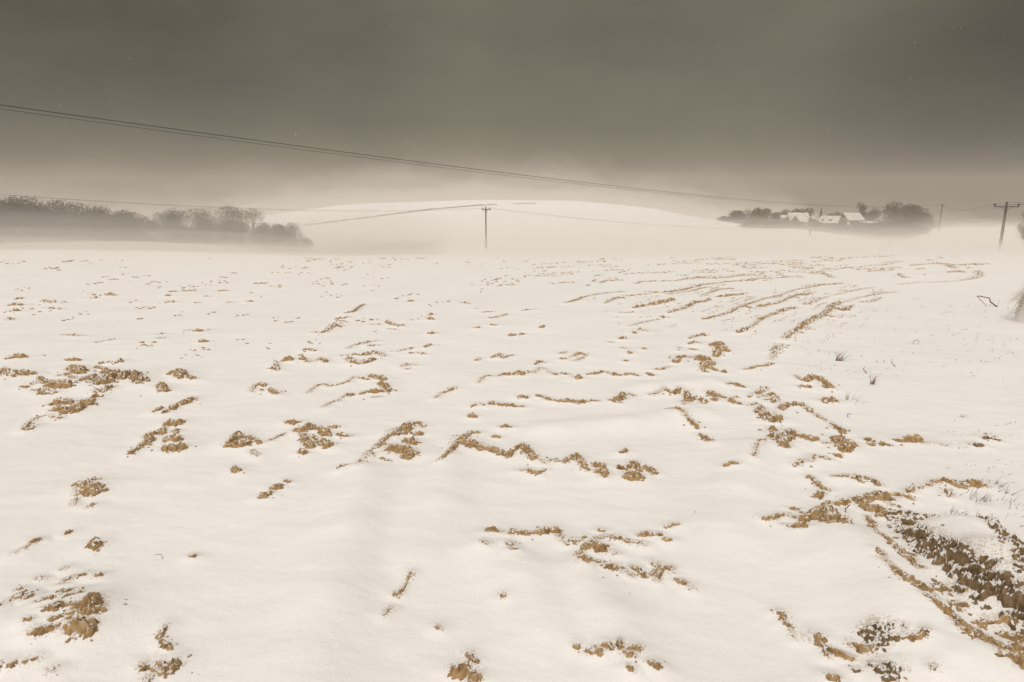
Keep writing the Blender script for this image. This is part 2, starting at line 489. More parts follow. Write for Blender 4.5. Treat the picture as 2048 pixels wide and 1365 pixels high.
    (G, 'thin winding furrow crest with a small plant-topped hump', 0.25, [(958, 767, 1.5, 963, 760, 2, 975, 755, 1.5, 990, 756, 2, 1005, 752, 4, 1017, 751, 5, 1031, 749, 3), (1037, 746, 4, 1045, 750, 6, 1056, 746, 3), (1067, 748, 1.5, 1080, 737, 1.5, 1090, 740, 1, 1104, 748, 1), (1070, 730, 3, 1080, 724, 4, 1091, 727, 2)]),
    (G, 'beaded furrow crest of small clods leading to the arched clod', 0.25, [(1109, 751, 4, 1111, 751, 4), (1124, 749, 3, 1138, 752, 3), (1154, 758, 7, 1156, 758, 7), (1174, 751, 2.5, 1190, 749, 4, 1206, 744, 3), (1214, 745, 3, 1225, 750, 4, 1239, 752, 4), (1251, 751, 4, 1262, 749, 3, 1276, 754, 3), (1294, 750, 3, 1303, 753, 4), (1314, 741, 3, 1325, 741, 3, 1336, 736, 1.5)]),
    (C, 'pale crumbly clod behind the plant-topped hump', 0.4, [(985, 716, 3, 1000, 710, 4, 1005, 717, 3, 1023, 712, 3), (952, 722, 3, 959, 718, 2)]),
    (C, 'trio of thin arched crumbs behind the beaded furrow', 0.4, [(1121, 708, 3, 1131, 706, 2), (1144, 714, 3, 1158, 707, 4, 1171, 712, 3), (1122, 718, 3, 1133, 718, 2), (1149, 722, 1.5, 1166, 715, 2)]),
    (G, 'arched soil crest ending in a big smooth ochre face', 0.15, [(1352, 726, 6, 1358, 715, 4, 1370, 714, 4, 1386, 717, 3), (1394, 716, 5, 1405, 722, 12, 1415, 728, 12, 1412, 738, 9), (1404, 743, 3, 1413, 748, 4), (1424, 742, 5, 1437, 746, 3, 1449, 747, 4)]),
    (C, 'hooked crumbly clod behind the big smooth ochre face', 0.2, [(1424, 693, 5, 1437, 691, 8, 1445, 702, 9, 1453, 703, 6), (1437, 706, 6, 1431, 714, 5)]),
    (G, 'short broken crest beyond the hooked crumbly clod', 0.4, [(1380, 678, 4, 1395, 672, 3, 1409, 671, 5)]),
    (C, 'faint arcs of soil left of the hooked crumbly clod', 0.4, [(1378, 690, 3, 1388, 686, 3, 1401, 688, 2), (1381, 700, 3, 1391, 702, 3), (1357, 697, 2, 1359, 697, 2), (1357, 702, 2, 1359, 702, 2)]),
    (G, 'low level crest at the foot of the long slanting ridge', 0.3, [(1488, 742, 2, 1503, 739, 4, 1520, 735, 3, 1537, 732, 4, 1543, 729, 4)]),
    (G, 'long slanting ridge of greenish soil rising to the right', 0.5, [(1540, 722, 1, 1550, 708, 4, 1556, 698, 6, 1564, 691, 5), (1569, 683, 3, 1575, 673, 6, 1585, 667, 6, 1600, 656, 7, 1615, 645, 7, 1635, 636, 7, 1650, 632, 6, 1666, 636, 5), (1645, 632, 4, 1658, 620, 6, 1668, 610, 6, 1681, 606, 4), (1674, 620, 5, 1688, 622, 6, 1701, 615, 3), (1601, 667, 4, 1603, 667, 4), (1618, 660, 6, 1611, 655, 4)]),
    (G, 'dark furrow crest next left of the long slanting ridge', 0.4, [(1478, 666, 5, 1491, 660, 6), (1497, 657, 3, 1515, 646, 3, 1527, 637, 5, 1545, 630, 5, 1560, 625, 5, 1575, 619, 5, 1593, 617, 3)]),
    (G, 'curving furrow crest, second left of the long slanting ridge', 0.4, [(1409, 639, 5, 1430, 634, 3, 1445, 630, 3, 1460, 625, 4, 1475, 618, 4, 1485, 614, 4, 1498, 617, 5), (1519, 614, 5, 1535, 612, 3, 1556, 609, 3)]),
    (G, 'thin furrow crest branching up from the curving crest', 0.4, [(1470, 618, 2, 1490, 612, 3, 1510, 605, 3, 1530, 599, 2.5, 1550, 594, 2.5, 1570, 588, 2, 1591, 581, 2, 1612, 577, 3, 1640, 571, 4, 1660, 570, 3, 1686, 568, 2)]),
    (G, 'furrow crest with a dark knot above the curving crest', 0.4, [(1550, 609, 3, 1570, 601, 2.5, 1590, 592, 4, 1605, 590, 6, 1624, 587, 2)]),
    (G, 'thin furrow crest passing behind the long slanting ridge', 0.45, [(1611, 610, 4, 1630, 602, 2.5, 1656, 595, 2), (1664, 592, 2, 1696, 584, 2.5, 1720, 580, 2, 1746, 577, 1.5)]),
    (G, 'rightmost faint furrow crest beyond the long slanting ridge', 0.45, [(1691, 605, 1.5, 1706, 599, 2, 1735, 594, 3, 1761, 588, 3, 1792, 585, 1.5), (1725, 606, 2, 1745, 603, 3, 1759, 597, 2)]),
    (G, 'far furrow crest curling back on itself at the field corner', 0.3, [(1796, 571, 1.5, 1837, 566, 1.5, 1871, 566, 1.5, 1905, 563, 1.5, 1927, 561, 2, 1949, 558, 3, 1961, 552, 3, 1958, 544, 3, 1949, 543, 2), (1935, 537, 4, 1938, 537, 4)]),
    (G, 'far dark heap inside the curl at the field corner', 0.4, [(1898, 546, 3, 1915, 543, 6, 1927, 546, 3), (1908, 537, 4, 1893, 529, 4, 1869, 527, 3, 1842, 530, 2, 1824, 531, 4)]),
    (C, 'far grassy patch left of the curl at the field corner', 0.5, [(1798, 550, 4, 1808, 555, 4, 1815, 557, 3), (1843, 551, 3, 1846, 551, 3)]),
    (G, 'far pale soil crest at the top of the rows on the right', 0.5, [(1742, 532, 4, 1769, 530, 4, 1787, 527, 2)]),
    (G, 'far hooked crest above the rows on the right', 0.4, [(1620, 548, 3, 1640, 547, 4, 1657, 552, 3, 1664, 557, 2), (1606, 538, 3, 1609, 538, 3)]),
    (G, 'long double-stranded furrow crest running to the far right', 0.4, [(1310, 587, 3, 1344, 585, 4, 1381, 578, 4, 1405, 571, 3, 1442, 567, 2, 1486, 562, 3, 1495, 562, 5, 1520, 559, 2, 1564, 557, 2, 1600, 553, 1.5), (1330, 590, 2, 1373, 585, 2, 1421, 575, 2)]),
    (G, 'bold furrow crest in the middle distance with crumbs below', 0.35, [(1235, 637, 4, 1238, 637, 4), (1241, 628, 3, 1267, 626, 3), (1268, 617, 5, 1286, 614, 5, 1303, 610, 8, 1325, 606, 6, 1348, 600, 6)]),
    (G, 'long furrow crest with a square clod, below the bold middle crest', 0.35, [(1261, 654, 2, 1288, 646, 2, 1316, 640, 2), (1326, 635, 8, 1329, 635, 8), (1337, 627, 3, 1359, 620, 5, 1373, 617, 4, 1386, 607, 5, 1405, 606, 3, 1418, 601, 4), (1434, 596, 4, 1447, 594, 6, 1466, 592, 3, 1481, 590, 4, 1494, 587, 4)]),
    (G, 'short dotted crest between two long furrow crests', 0.4, [(1400, 592, 1.5, 1417, 587, 2, 1437, 581, 3, 1467, 579, 2)]),
    (G, 'short rising line of clods behind the trio of arched crumbs', 0.35, [(1220, 687, 2, 1223, 687, 2), (1243, 680, 5, 1248, 678, 6), (1267, 667, 4, 1270, 667, 4), (1276, 663, 5, 1283, 661, 6, 1293, 665, 2)]),
    (G, 'faint furrow crest starting at a small clod, middle distance', 0.4, [(1129, 608, 1.5, 1151, 601, 5, 1173, 595, 2, 1198, 589, 2, 1222, 586, 2, 1250, 585, 3)]),
    (G, 'next furrow crest right of the small-clod furrow', 0.4, [(1210, 608, 2, 1222, 602, 3, 1234, 597, 4, 1247, 597, 3), (1255, 593, 3, 1288, 590, 2, 1300, 589, 1.5)]),
    (G, 'far dotted furrow crest above the double-stranded crest', 0.4, [(1271, 569, 2, 1281, 565, 3, 1310, 564, 3, 1349, 564, 2, 1381, 559, 2, 1395, 556, 4, 1403, 557, 4, 1417, 558, 3, 1456, 556, 3, 1481, 553, 2)]),
    (C, 'loose crumbs below the short rising line of clods', 0.4, [(1244, 698, 2.5, 1254, 700, 2), (1259, 706, 4, 1261, 708, 4), (1286, 700, 3, 1288, 700, 3), (1251, 723, 3, 1253, 723, 3)]),
    (C, 'dark crumbly clod with two specks on its left, middle distance', 0.45, [(629, 668, 3, 631, 668, 3), (644, 667, 4, 652, 664, 3, 660, 657, 6, 667, 651, 5, 681, 654, 5)]),
    (C, 'flat clod just beyond the dark crumbly clod', 0.3, [(673, 640, 4, 685, 639, 4, 696, 636, 2), (690, 628, 2, 707, 624, 4, 722, 614, 3, 729, 610, 2)]),
    (C, 'flat pale heap in the middle distance with a thin tail', 0.4, [(744, 650, 3, 759, 650, 2), (774, 645, 5, 783, 650, 4, 800, 653, 4, 806, 651, 3), (779, 660, 2, 785, 661, 2)]),
    (C, 'small peaked clod with a smaller one behind it', 0.2, [(861, 629, 4, 862, 630, 4), (856, 641, 3, 860, 640, 6, 866, 641, 4), (861, 669, 5, 866, 669, 4)]),
    (C, 'hooked far clod left of the arched one', 0.3, [(815, 605, 2, 820, 604, 4, 825, 604, 3)]),
    (G, 'thin arched crumbs in a far line, middle of the field', 0.3, [(922, 608, 3, 930, 607, 4, 938, 610, 2), (966, 626, 3, 985, 625, 2), (952, 618, 3, 958, 618, 3), (980, 637, 3, 996, 635, 3, 1015, 630, 3), (1045, 623, 2, 1060, 620, 3, 1076, 621, 2)]),
    (G, 'rising row of small clods in the middle of the field', 0.2, [(954, 658, 3, 957, 658, 3), (984, 652, 4, 993, 653, 3), (1021, 671, 5, 1029, 671, 4), (1041, 669, 3, 1046, 669, 3), (1080, 657, 3, 1087, 655, 4)]),
    (C, 'far rounded clod, largest in the far left', 0.35, [(213, 592, 4, 220, 590, 6, 230, 593, 3)]),
    (C, 'dark flat clod with a speck either side, left middle distance', 0.3, [(390, 664, 4, 397, 663, 6, 402, 664, 5), (372, 662, 3, 379, 662, 2), (413, 661, 2, 418, 661, 2)]),
    (C, 'flat ochre clod right below the dark flat clod', 0.0, [(402, 686, 4, 411, 686, 4)]),
    (C, 'far snowy clods at the left edge of the field', 0.5, [(12, 626, 4, 22, 624, 6, 36, 624, 5), (24, 612, 5, 33, 610, 6, 43, 612, 4), (34, 600, 4, 44, 598, 4), (15, 641, 4, 23, 639, 4)]),
    (C, 'far broken clods near the left edge, in two short rows', 0.5, [(92, 602, 4, 97, 604, 4, 110, 607, 4), (103, 617, 3, 119, 619, 4), (172, 599, 3, 192, 598, 5)]),
    (G, 'thin broken soil line across the left middle distance', 0.4, [(124, 672, 2, 136, 672, 2.5, 150, 673, 3, 167, 675, 2), (192, 687, 2.5, 205, 685, 2, 215, 683, 3, 230, 682, 2), (313, 671, 2, 325, 669, 3), (317, 679, 2, 328, 679, 3)]),
    (G, 'far dark crumbs in a row left of the centre', 0.4, [(343, 584, 4, 350, 584, 3), (366, 584, 2, 377, 582, 3, 392, 583, 3), (335, 606, 5, 349, 605, 5), (333, 593, 3, 338, 593, 3), (438, 583, 3, 455, 582, 3), (410, 594, 3, 418, 594, 3), (457, 606, 3, 462, 606, 3), (495, 604, 4, 502, 604, 5), (508, 568, 3, 533, 567, 3)]),
    # ---- the near left
    (G, 'thin beaded soil line alone at the left, running up to the right', 0.3, [(32, 1110, 2, 45, 1105, 1.5, 62, 1094, 2, 70, 1087, 4, 76, 1085, 4)]),
    (C, 'small round clod with bare twigs over it', 0.1, [(188, 1092, 8, 194, 1094, 8)]),
    (C, 'tiny clod beyond the clod with twigs', 0.1, [(135, 1070, 3, 139, 1068, 3)]),
    (C, 'single tiny clod in open snow, right of the clod with twigs', 0.0, [(384, 1116, 3, 389, 1116, 3)]),
    (C, 'sparse dark crumbs above the striped patch, lower left', 0.45, [(130, 1142, 3, 133, 1142, 3), (164, 1158, 4, 169, 1156, 4), (197, 1158, 4, 201, 1158, 4), (77, 1162, 3, 86, 1162, 3), (133, 1167, 3, 151, 1160, 2), (122, 1177, 2, 128, 1176, 2)]),
    (C, 'loose crumbs at the left edge of the striped patch', 0.45, [(40, 1189, 3, 44, 1187, 3), (46, 1197, 3, 50, 1195, 3), (60, 1204, 3, 66, 1201, 3), (36, 1211, 5, 44, 1209, 6), (17, 1223, 3, 22, 1221, 3), (52, 1219, 4, 60, 1216, 4, 69, 1211, 3), (-3, 1236, 6, 3, 1236, 4)]),
    (C, 'crumbs in slanting rows at the top of the striped patch', 0.45, [(122, 1203, 4, 131, 1203, 5), (141, 1199, 4, 156, 1196, 3), (159, 1208, 4, 164, 1206, 4), (164, 1196, 3, 169, 1194, 2), (81, 1231, 3, 95, 1225, 4, 108, 1222, 5), (118, 1220, 4, 130, 1219, 4, 152, 1213, 3)]),
    (C, 'upright pointed ochre clod in the striped patch, lower left', 0.1, [(176, 1240, 10, 184, 1238, 13, 190, 1228, 10), (203, 1241, 5, 208, 1241, 5)]),
    (C, 'row of dark crumbs leading to the upright pointed clod', 0.4, [(118, 1239, 4, 135, 1241, 5, 150, 1240, 4, 167, 1241, 7)]),
    (C, 'flat bars of soil between the two big lower left clods', 0.3, [(99, 1250, 5, 118, 1247, 5), (141, 1257, 3, 160, 1252, 5), (107, 1269, 4, 129, 1263, 3), (139, 1265, 3, 156, 1263, 3)]),
    (C, 'blunt rounded ochre clod, lowest big one in the striped patch', 0.15, [(156, 1275, 10, 176, 1275, 11), (139, 1280, 5, 151, 1275, 6)]),
    (C, 'low flat clod at the bottom left of the striped patch', 0.25, [(71, 1293, 4, 90, 1288, 6, 101, 1285, 5), (58, 1274, 3, 63, 1274, 3), (113, 1281, 4, 125, 1275, 2)]),
    (C, 'hooked slim clod standing above the lower ragged clod', 0.2, [(320, 1277, 5, 326, 1268, 3, 331, 1259, 3), (323, 1287, 3, 335, 1295, 5, 343, 1301, 3)]),
    (C, 'ragged striped clod near the bottom edge, left of centre', 0.45, [(317, 1332, 5, 325, 1335, 6, 340, 1338, 11, 350, 1328, 7, 359, 1330, 5), (286, 1335, 5, 291, 1343, 5), (309, 1341, 4, 321, 1349, 4), (293, 1364, 5, 296, 1364, 5), (302, 1353, 3, 304, 1353, 3)]),
    (C, 'sparse crumbs in the bottom left corner', 0.45, [(-2, 1348, 4, 3, 1346, 4), (25, 1345, 4, 30, 1343, 4), (50, 1339, 3, 74, 1331, 3), (101, 1351, 3, 107, 1349, 3)]),
    # ---- the near middle
    (G, 'long level ochre ridge sloping down at its right end, lower middle', 0.2, [(976, 1074, 5, 993, 1073, 6, 1005, 1077, 2, 1020, 1077, 3, 1028, 1071, 5, 1040, 1075, 4, 1055, 1077, 6, 1070, 1074, 4, 1085, 1070, 7, 1098, 1068, 6, 1110, 1067, 6, 1123, 1074, 4), (1115, 1078, 4, 1125, 1089, 5, 1136, 1097, 3), (1134, 1083, 8, 1150, 1090, 7, 1166, 1084, 4), (1169, 1103, 7, 1185, 1095, 8, 1200, 1105, 11, 1210, 1112, 7, 1225, 1114, 5, 1235, 1115, 2)]),
    (G, 'winding ridge below the long ochre ridge, with stalks at its right', 0.3, [(1160, 1118, 4, 1162, 1128, 7, 1170, 1133, 7, 1174, 1143, 4, 1180, 1131, 3), (1184, 1134, 2, 1200, 1136, 3, 1215, 1145, 6, 1230, 1144, 7, 1238, 1149, 5, 1252, 1150, 4, 1260, 1157, 3, 1269, 1158, 2), (1262, 1143, 2, 1275, 1147, 5, 1285, 1155, 6, 1291, 1159, 4), (1307, 1135, 5, 1318, 1137, 4, 1313, 1146, 4, 1303, 1156, 3), (1322, 1146, 4, 1316, 1160, 4, 1312, 1167, 2), (1330, 1142, 4, 1342, 1143, 5, 1349, 1154, 3), (1353, 1166, 4, 1365, 1170, 5, 1378, 1180, 4, 1384, 1184, 3)]),
    (G, 'low snowy crest between the ochre ridge and the right', 0.6, [(1199, 1085, 4, 1210, 1080, 4, 1225, 1082, 5, 1240, 1085, 5, 1250, 1090, 4, 1265, 1093, 2, 1285, 1094, 2, 1294, 1098, 1.5)]),
    (C, 'pair of little clods right of the low snowy crest', 0.25, [(1279, 1079, 4, 1297, 1075, 6), (1316, 1076, 4, 1319, 1076, 4), (1329, 1087, 4, 1341, 1089, 3), (1333, 1060, 4, 1345, 1058, 3, 1356, 1057, 2)]),
    (C, 'small dark crumbs under the left end of the ochre ridge', 0.45, [(1018, 1103, 5, 1021, 1105, 5), (1022, 1116, 4, 1033, 1115, 3), (967, 1103, 3, 976, 1108, 2)]),
    (C, 'tiny crumb above the right end of the ochre ridge', 0.0, [(1199, 1066, 3, 1206, 1067, 3)]),
    (C, 'single speck of soil in the open snow, lower middle', 0.0, [(1002, 1203, 2.5, 1008, 1204, 3)]),
    (C, 'scattered pointed crumbs near the bottom edge, middle right', 0.25, [(1152, 1304, 4, 1156, 1305, 4), (1174, 1316, 4, 1184, 1321, 3), (1186, 1315, 3, 1199, 1321, 6), (1190, 1312, 3, 1198, 1310, 2), (1207, 1309, 4, 1216, 1310, 5), (1237, 1307, 5, 1240, 1317, 4), (1261, 1320, 4, 1271, 1317, 4), (1276, 1322, 4, 1277, 1316, 3), (1258, 1334, 5, 1263, 1333, 5), (1248, 1328, 3, 1254, 1328, 3), (1221, 1317, 3, 1225, 1317, 3), (1257, 1358, 4, 1262, 1361, 4)]),
    (C, 'pair of rounded clods by the scattered pointed crumbs', 0.0, [(1299, 1347, 4, 1302, 1347, 4), (1310, 1349, 6, 1315, 1350, 5)]),
    (C, 'tall tan clod behind the round clod at the bottom edge', 0.15, [(937, 1318, 5, 943, 1327, 5, 951, 1332, 4)]),
    (C, 'round brown clod at the bottom edge, middle', 0.1, [(918, 1353, 12, 930, 1348, 8, 941, 1352, 6)]),
    (C, 'clod cut by the bottom edge in the middle', 0.2, [(946, 1367, 8, 953, 1366, 8)]),
    (C, 'thin trail of grassy crumbs in the smooth drift', 0.4, [(769, 1240, 1.5, 781, 1224, 1.5), (791, 1196, 4, 800, 1192, 3, 810, 1178, 2, 821, 1156, 3), (874, 1261, 4, 877, 1263, 3)]),
    # ---- the near right
    (C, 'biggest ochre clod, with a rough shaggy face, on the right', 0.15, [(1607, 1050, 7, 1625, 1043, 11, 1640, 1035, 14, 1655, 1030, 14, 1650, 1050, 14, 1665, 1062, 12, 1680, 1065, 9, 1693, 1067, 5), (1650, 1012, 4, 1664, 1008, 3), (1680, 1042, 5, 1693, 1045, 4)]),
    (G, 'broken crumbly crest left of the biggest ochre clod', 0.35, [(1527, 1050, 4, 1540, 1047, 4, 1552, 1042, 4, 1560, 1036, 3, 1578, 1034, 4, 1590, 1042, 5, 1599, 1048, 5), (1567, 1059, 3, 1579, 1062, 4), (1590, 1066, 6, 1606, 1066, 7), (1579, 1021, 4, 1596, 1022, 3)]),
    (G, 'rugged ochre crest running right from the biggest clod', 0.3, [(1675, 1010, 5, 1690, 1006, 6, 1705, 1002, 6, 1725, 1004, 6, 1745, 998, 8, 1760, 995, 8, 1773, 1002, 9), (1715, 1008, 6, 1730, 1015, 8, 1741, 1022, 7), (1749, 1020, 8, 1762, 1028, 8, 1760, 1036, 5), (1782, 1012, 4, 1791, 1017, 3)]),
    (G, 'upper of two slanting ridges, holding a smooth pale clod', 0.35, [(1733, 1037, 2, 1742, 1050, 5, 1746, 1058, 4), (1738, 1063, 3, 1745, 1071, 3, 1755, 1080, 2), (1749, 1087, 3, 1765, 1096, 5, 1778, 1106, 5, 1785, 1117, 5, 1775, 1115, 4), (1789, 1120, 5, 1800, 1130, 8, 1812, 1137, 8, 1822, 1150, 5, 1828, 1161, 3), (1837, 1158, 3, 1840, 1160, 3)]),
    (G, 'lower of two slanting ridges, running to the bottom right corner', 0.3, [(1750, 1140, 3, 1761, 1151, 4), (1764, 1163, 4, 1780, 1176, 5, 1795, 1190, 6, 1812, 1205, 7, 1830, 1212, 8, 1848, 1220, 6, 1863, 1228, 4), (1844, 1236, 4, 1860, 1242, 6, 1880, 1255, 7, 1900, 1268, 7, 1920, 1280, 6, 1937, 1287, 5), (1903, 1280, 3, 1915, 1292, 3, 1933, 1300, 6, 1943, 1313, 3), (1949, 1292, 5, 1970, 1310, 9, 1985, 1318, 9, 1975, 1325, 8, 1996, 1320, 8), (1995, 1335, 11, 2020, 1345, 13, 2036, 1350, 11), (2030, 1352, 13, 2060, 1361, 14)]),
    (C, 'dark snow-speckled clod at the head of the dark bank', 0.55, [(1774, 1038, 6, 1790, 1032, 7, 1808, 1033, 7, 1822, 1037, 7, 1829, 1046, 6), (1784, 1042, 6, 1787, 1043, 6), (1789, 1064, 6, 1792, 1062, 6), (1811, 1053, 7, 1821, 1048, 5)]),
    (G, 'wide dark brown bank facing left, speckled with snow', 0.52, [(1815, 1063, 8, 1830, 1060, 8, 1850, 1052, 4, 1880, 1048, 4, 1893, 1053, 4), (1825, 1082, 14, 1842, 1104, 18, 1862, 1126, 18, 1884, 1144, 20, 1908, 1166, 22, 1934, 1188, 24, 1964, 1212, 22, 1992, 1232, 21, 2022, 1248, 21, 2064, 1276, 24)]),
    (G, 'dark curved crest above the dark bank at the right edge', 0.4, [(1914, 1052, 4, 1935, 1050, 6, 1955, 1060, 8, 1970, 1072, 9, 1985, 1090, 10, 1980, 1105, 8, 2000, 1110, 10, 2020, 1120, 9, 2058, 1126, 8), (1997, 1143, 6, 2015, 1138, 7, 2035, 1130, 8, 2058, 1130, 6)]),
    (G, 'dark snow-speckled slope at the right edge below the curved crest', 0.5, [(2056, 1160, 8, 2038, 1190, 10, 2024, 1215, 10), (2060, 1190, 12, 2050, 1220, 12)]),
    (G, 'humped ochre crest at the right, below the green grass', 0.3, [(1782, 993, 4, 1800, 992, 3, 1815, 996, 4, 1823, 1001, 3), (1815, 986, 4, 1828, 980, 5, 1845, 977, 4, 1860, 970, 4, 1878, 964, 3, 1895, 963, 5, 1903, 967, 5, 1918, 976, 4, 1931, 979, 2), (1929, 972, 5, 1945, 970, 8, 1960, 972, 6, 1973, 976, 2), (1894, 985, 4, 1897, 995, 3)]),
    (C, 'flat spread of stalky crumbs beside a leaning stick', 0.5, [(1865, 1203, 5, 1885, 1200, 7, 1905, 1203, 7, 1921, 1207, 5), (1899, 1213, 4, 1911, 1216, 3)]),
    (C, 'smaller flat spread of stalky crumbs below the leaning stick', 0.5, [(1897, 1236, 4, 1912, 1230, 5, 1929, 1233, 4), (1914, 1243, 4, 1916, 1243, 4)]),
    (G, 'thin arched crest with a dark clod, lower right', 0.3, [(1956, 1268, 6, 1968, 1265, 5, 1985, 1267, 3, 2005, 1268, 4, 2021, 1276, 6), (1999, 1285, 4, 2020, 1297, 11, 2036, 1297, 7), (2005, 1312, 8, 2030, 1320, 12, 2058, 1327, 12)]),
    (G, 'thin snaking root-like crest with torn clods, lower right', 0.25, [(1558, 1233, 4, 1567, 1240, 5, 1572, 1251, 4, 1582, 1262, 2, 1587, 1279, 2), (1604, 1277, 4, 1616, 1284, 5), (1624, 1275, 3, 1635, 1283, 8, 1646, 1285, 5), (1639, 1293, 4, 1655, 1305, 4, 1675, 1312, 5, 1701, 1324, 4), (1647, 1300, 3, 1652, 1315, 3)]),
    (C, 'domed clod with a dark red-brown front, lower right', 0.35, [(1729, 1282, 8, 1748, 1277, 10, 1761, 1283, 8), (1737, 1297, 8, 1760, 1300, 9, 1779, 1297, 7), (1775, 1280, 5, 1778, 1281, 5), (1792, 1305, 5, 1803, 1300, 4), (1802, 1290, 3, 1805, 1289, 3)]),
    (C, 'snowy rumpled crumbs left of the domed clod', 0.5, [(1700, 1296, 4, 1715, 1305, 7, 1740, 1312, 6, 1744, 1310, 6)]),
    (C, 'small dark clod right of the domed clod', 0.2, [(1821, 1310, 5, 1835, 1310, 4, 1844, 1303, 4)]),
    (C, 'dark clod cut by the bottom edge, below the domed clod', 0.4, [(1756, 1350, 8, 1770, 1347, 9, 1785, 1355, 9, 1780, 1366, 10)]),
    (C, 'ochre clod cut by the bottom edge at the lower right', 0.1, [(1659, 1360, 5, 1669, 1363, 5)]),
    (C, 'loose dark crumbs near the bottom edge, lower right', 0.3, [(1710, 1347, 4, 1714, 1347, 4), (1738, 1340, 3, 1743, 1340, 3), (1860, 1365, 3, 1865, 1365, 3)]),
    # ---- the right middle
    (C, 'arched clod with a thin stalk pointing left, right of the ridges', 0.35, [(1591, 755, 1.5, 1601, 762, 3), (1611, 763, 6, 1625, 757, 6, 1638, 760, 6, 1650, 768, 5, 1657, 775, 8), (1601, 775, 4, 1616, 776, 5)]),
    (C, 'small snow-flecked mound below the arched clod', 0.45, [(1646, 805, 6, 1662, 802, 8, 1676, 806, 4)]),
    (G, 'steep tall ridge of dark soil coming straight towards the camera', 0.45, [(1499, 795, 3, 1515, 790, 5, 1531, 778, 5), (1524, 795, 8, 1540, 795, 12, 1545, 806, 8), (1521, 822, 9, 1530, 835, 10, 1546, 830, 8), (1539, 845, 9, 1556, 840, 9), (1544, 862, 9, 1561, 865, 10), (1554, 880, 12, 1570, 880, 14, 1580, 870, 8, 1565, 896, 9), (1497, 815, 2, 1511, 810, 3)]),
    (G, 'curved crest right of the steep tall ridge, ending in a stalky clod', 0.35, [(1559, 820, 6, 1575, 812, 6, 1595, 810, 5, 1605, 812, 5, 1620, 825, 4, 1640, 838, 3, 1660, 848, 2, 1672, 858, 4, 1686, 867, 7)]),
    (G, 'level chain of clods at the foot of the steep tall ridge', 0.3, [(1594, 877, 4, 1605, 878, 6, 1620, 880, 7, 1632, 884, 5, 1645, 890, 4, 1656, 892, 2)]),
    (C, 'blocky ochre clod at the end of the level chain', 0.2, [(1674, 885, 9, 1685, 893, 11, 1690, 905, 8, 1700, 893, 6, 1711, 898, 3), (1673, 915, 4, 1677, 915, 4)]),
    (C, 'two tiny clods right of the blocky ochre clod', 0.15, [(1735, 884, 5, 1741, 885, 5), (1741, 894, 4, 1745, 894, 4), (1764, 892, 5, 1776, 895, 3)]),
    (C, 'tan clod alone in the snow on the right, with a thin tail', 0.1, [(1796, 887, 4, 1812, 885, 7, 1831, 883, 9), (1840, 890, 1.2, 1870, 890, 1.2, 1891, 895, 1.2)]),
    (C, 'dark clod near the right edge beside thin grass', 0.2, [(1969, 880, 4, 1985, 878, 6, 1996, 884, 3), (1953, 893, 5, 1958, 893, 5)]),
    (G, 'row of small crumbs below the level chain of clods', 0.45, [(1589, 935, 3, 1600, 928, 4, 1615, 924, 5, 1632, 918, 5, 1650, 920, 3, 1658, 923, 3)]),
    (C, 'sparse crumbs trailing down to a small upright clod', 0.4, [(1619, 955, 4, 1632, 965, 4, 1640, 975, 4, 1656, 982, 4), (1637, 996, 7, 1640, 989, 5)]),
    (G, 'low arched crest above the rugged ochre crest', 0.35, [(1662, 954, 1.5, 1690, 955, 3, 1712, 957, 5, 1722, 965, 4, 1735, 960, 4, 1750, 967, 4, 1759, 974, 4)]),
    (G, 'thin curved soil line left of the foot of the steep ridge', 0.2, [(1505, 930, 2, 1512, 910, 2, 1518, 895, 2, 1531, 886, 2)]),
    (G, 'row of clods and shaggy soil between the level crest and steep ridge', 0.3, [(1329, 788, 2, 1345, 790, 6, 1352, 790, 6, 1359, 786, 4), (1372, 790, 5, 1378, 800, 8, 1370, 813, 6, 1385, 800, 5, 1396, 803, 3), (1402, 802, 6, 1408, 808, 5, 1400, 814, 4), (1419, 790, 6, 1435, 796, 8, 1428, 804, 5), (1449, 798, 4, 1460, 803, 6, 1476, 810, 5), (1469, 797, 3, 1472, 797, 3)]),
    (C, 'small clod with a thin tail behind the row of shaggy soil', 0.25, [(1453, 776, 2, 1465, 773, 3, 1475, 775, 5, 1489, 778, 2)]),
    (G, 'broken crest slanting down right below the shaggy soil', 0.3, [(1338, 828, 2, 1352, 827, 4, 1362, 833, 4, 1372, 842, 3, 1383, 850, 5, 1393, 858, 5), (1400, 872, 3, 1412, 880, 6, 1421, 887, 3)]),
    (C, 'small flat clod alone left of the thin curved soil line', 0.2, [(1451, 944, 4, 1463, 942, 4, 1471, 944, 3)]),
]
# smooth drifts of snow without soil: x, y, half width (pixels), rise (m)
DRIFTS = [
    [(730, 950, 50, 0.045), (700, 1060, 62, 0.052), (660, 1200, 80, 0.048), (620, 1400, 100, 0.042)],
    [(900, 925, 46, 0.042), (880, 1010, 56, 0.036), (840, 1110, 70, 0.028)],
    [(1150, 1150, 52, 0.04), (1220, 1240, 66, 0.038), (1260, 1340, 76, 0.034)],
    [(1500, 900, 45, 0.06), (1480, 980, 55, 0.05), (1450, 1060, 70, 0.03)],
    [(1700, 1100, 70, 0.08), (1800, 1230, 80, 0.08), (1900, 1330, 90, 0.08)],
    [(1930, 1090, 60, 0.12), (1990, 1170, 70, 0.14), (2060, 1230, 80, 0.14)],
    [(960, 1100, 60, 0.04), (1040, 1150, 70, 0.04), (1100, 1250, 80, 0.03)],
    [(150, 1240, 90, 0.05), (60, 1260, 90, 0.05), (-60, 1280, 90, 0.04)],
    [(1300, 780, 40, 0.05), (1420, 770, 40, 0.05)], [(1100, 860, 45, 0.04), (1250, 850, 45, 0.05), (1400, 830, 40, 0.04)],
]

# ------------------------------------------------------------------ materials


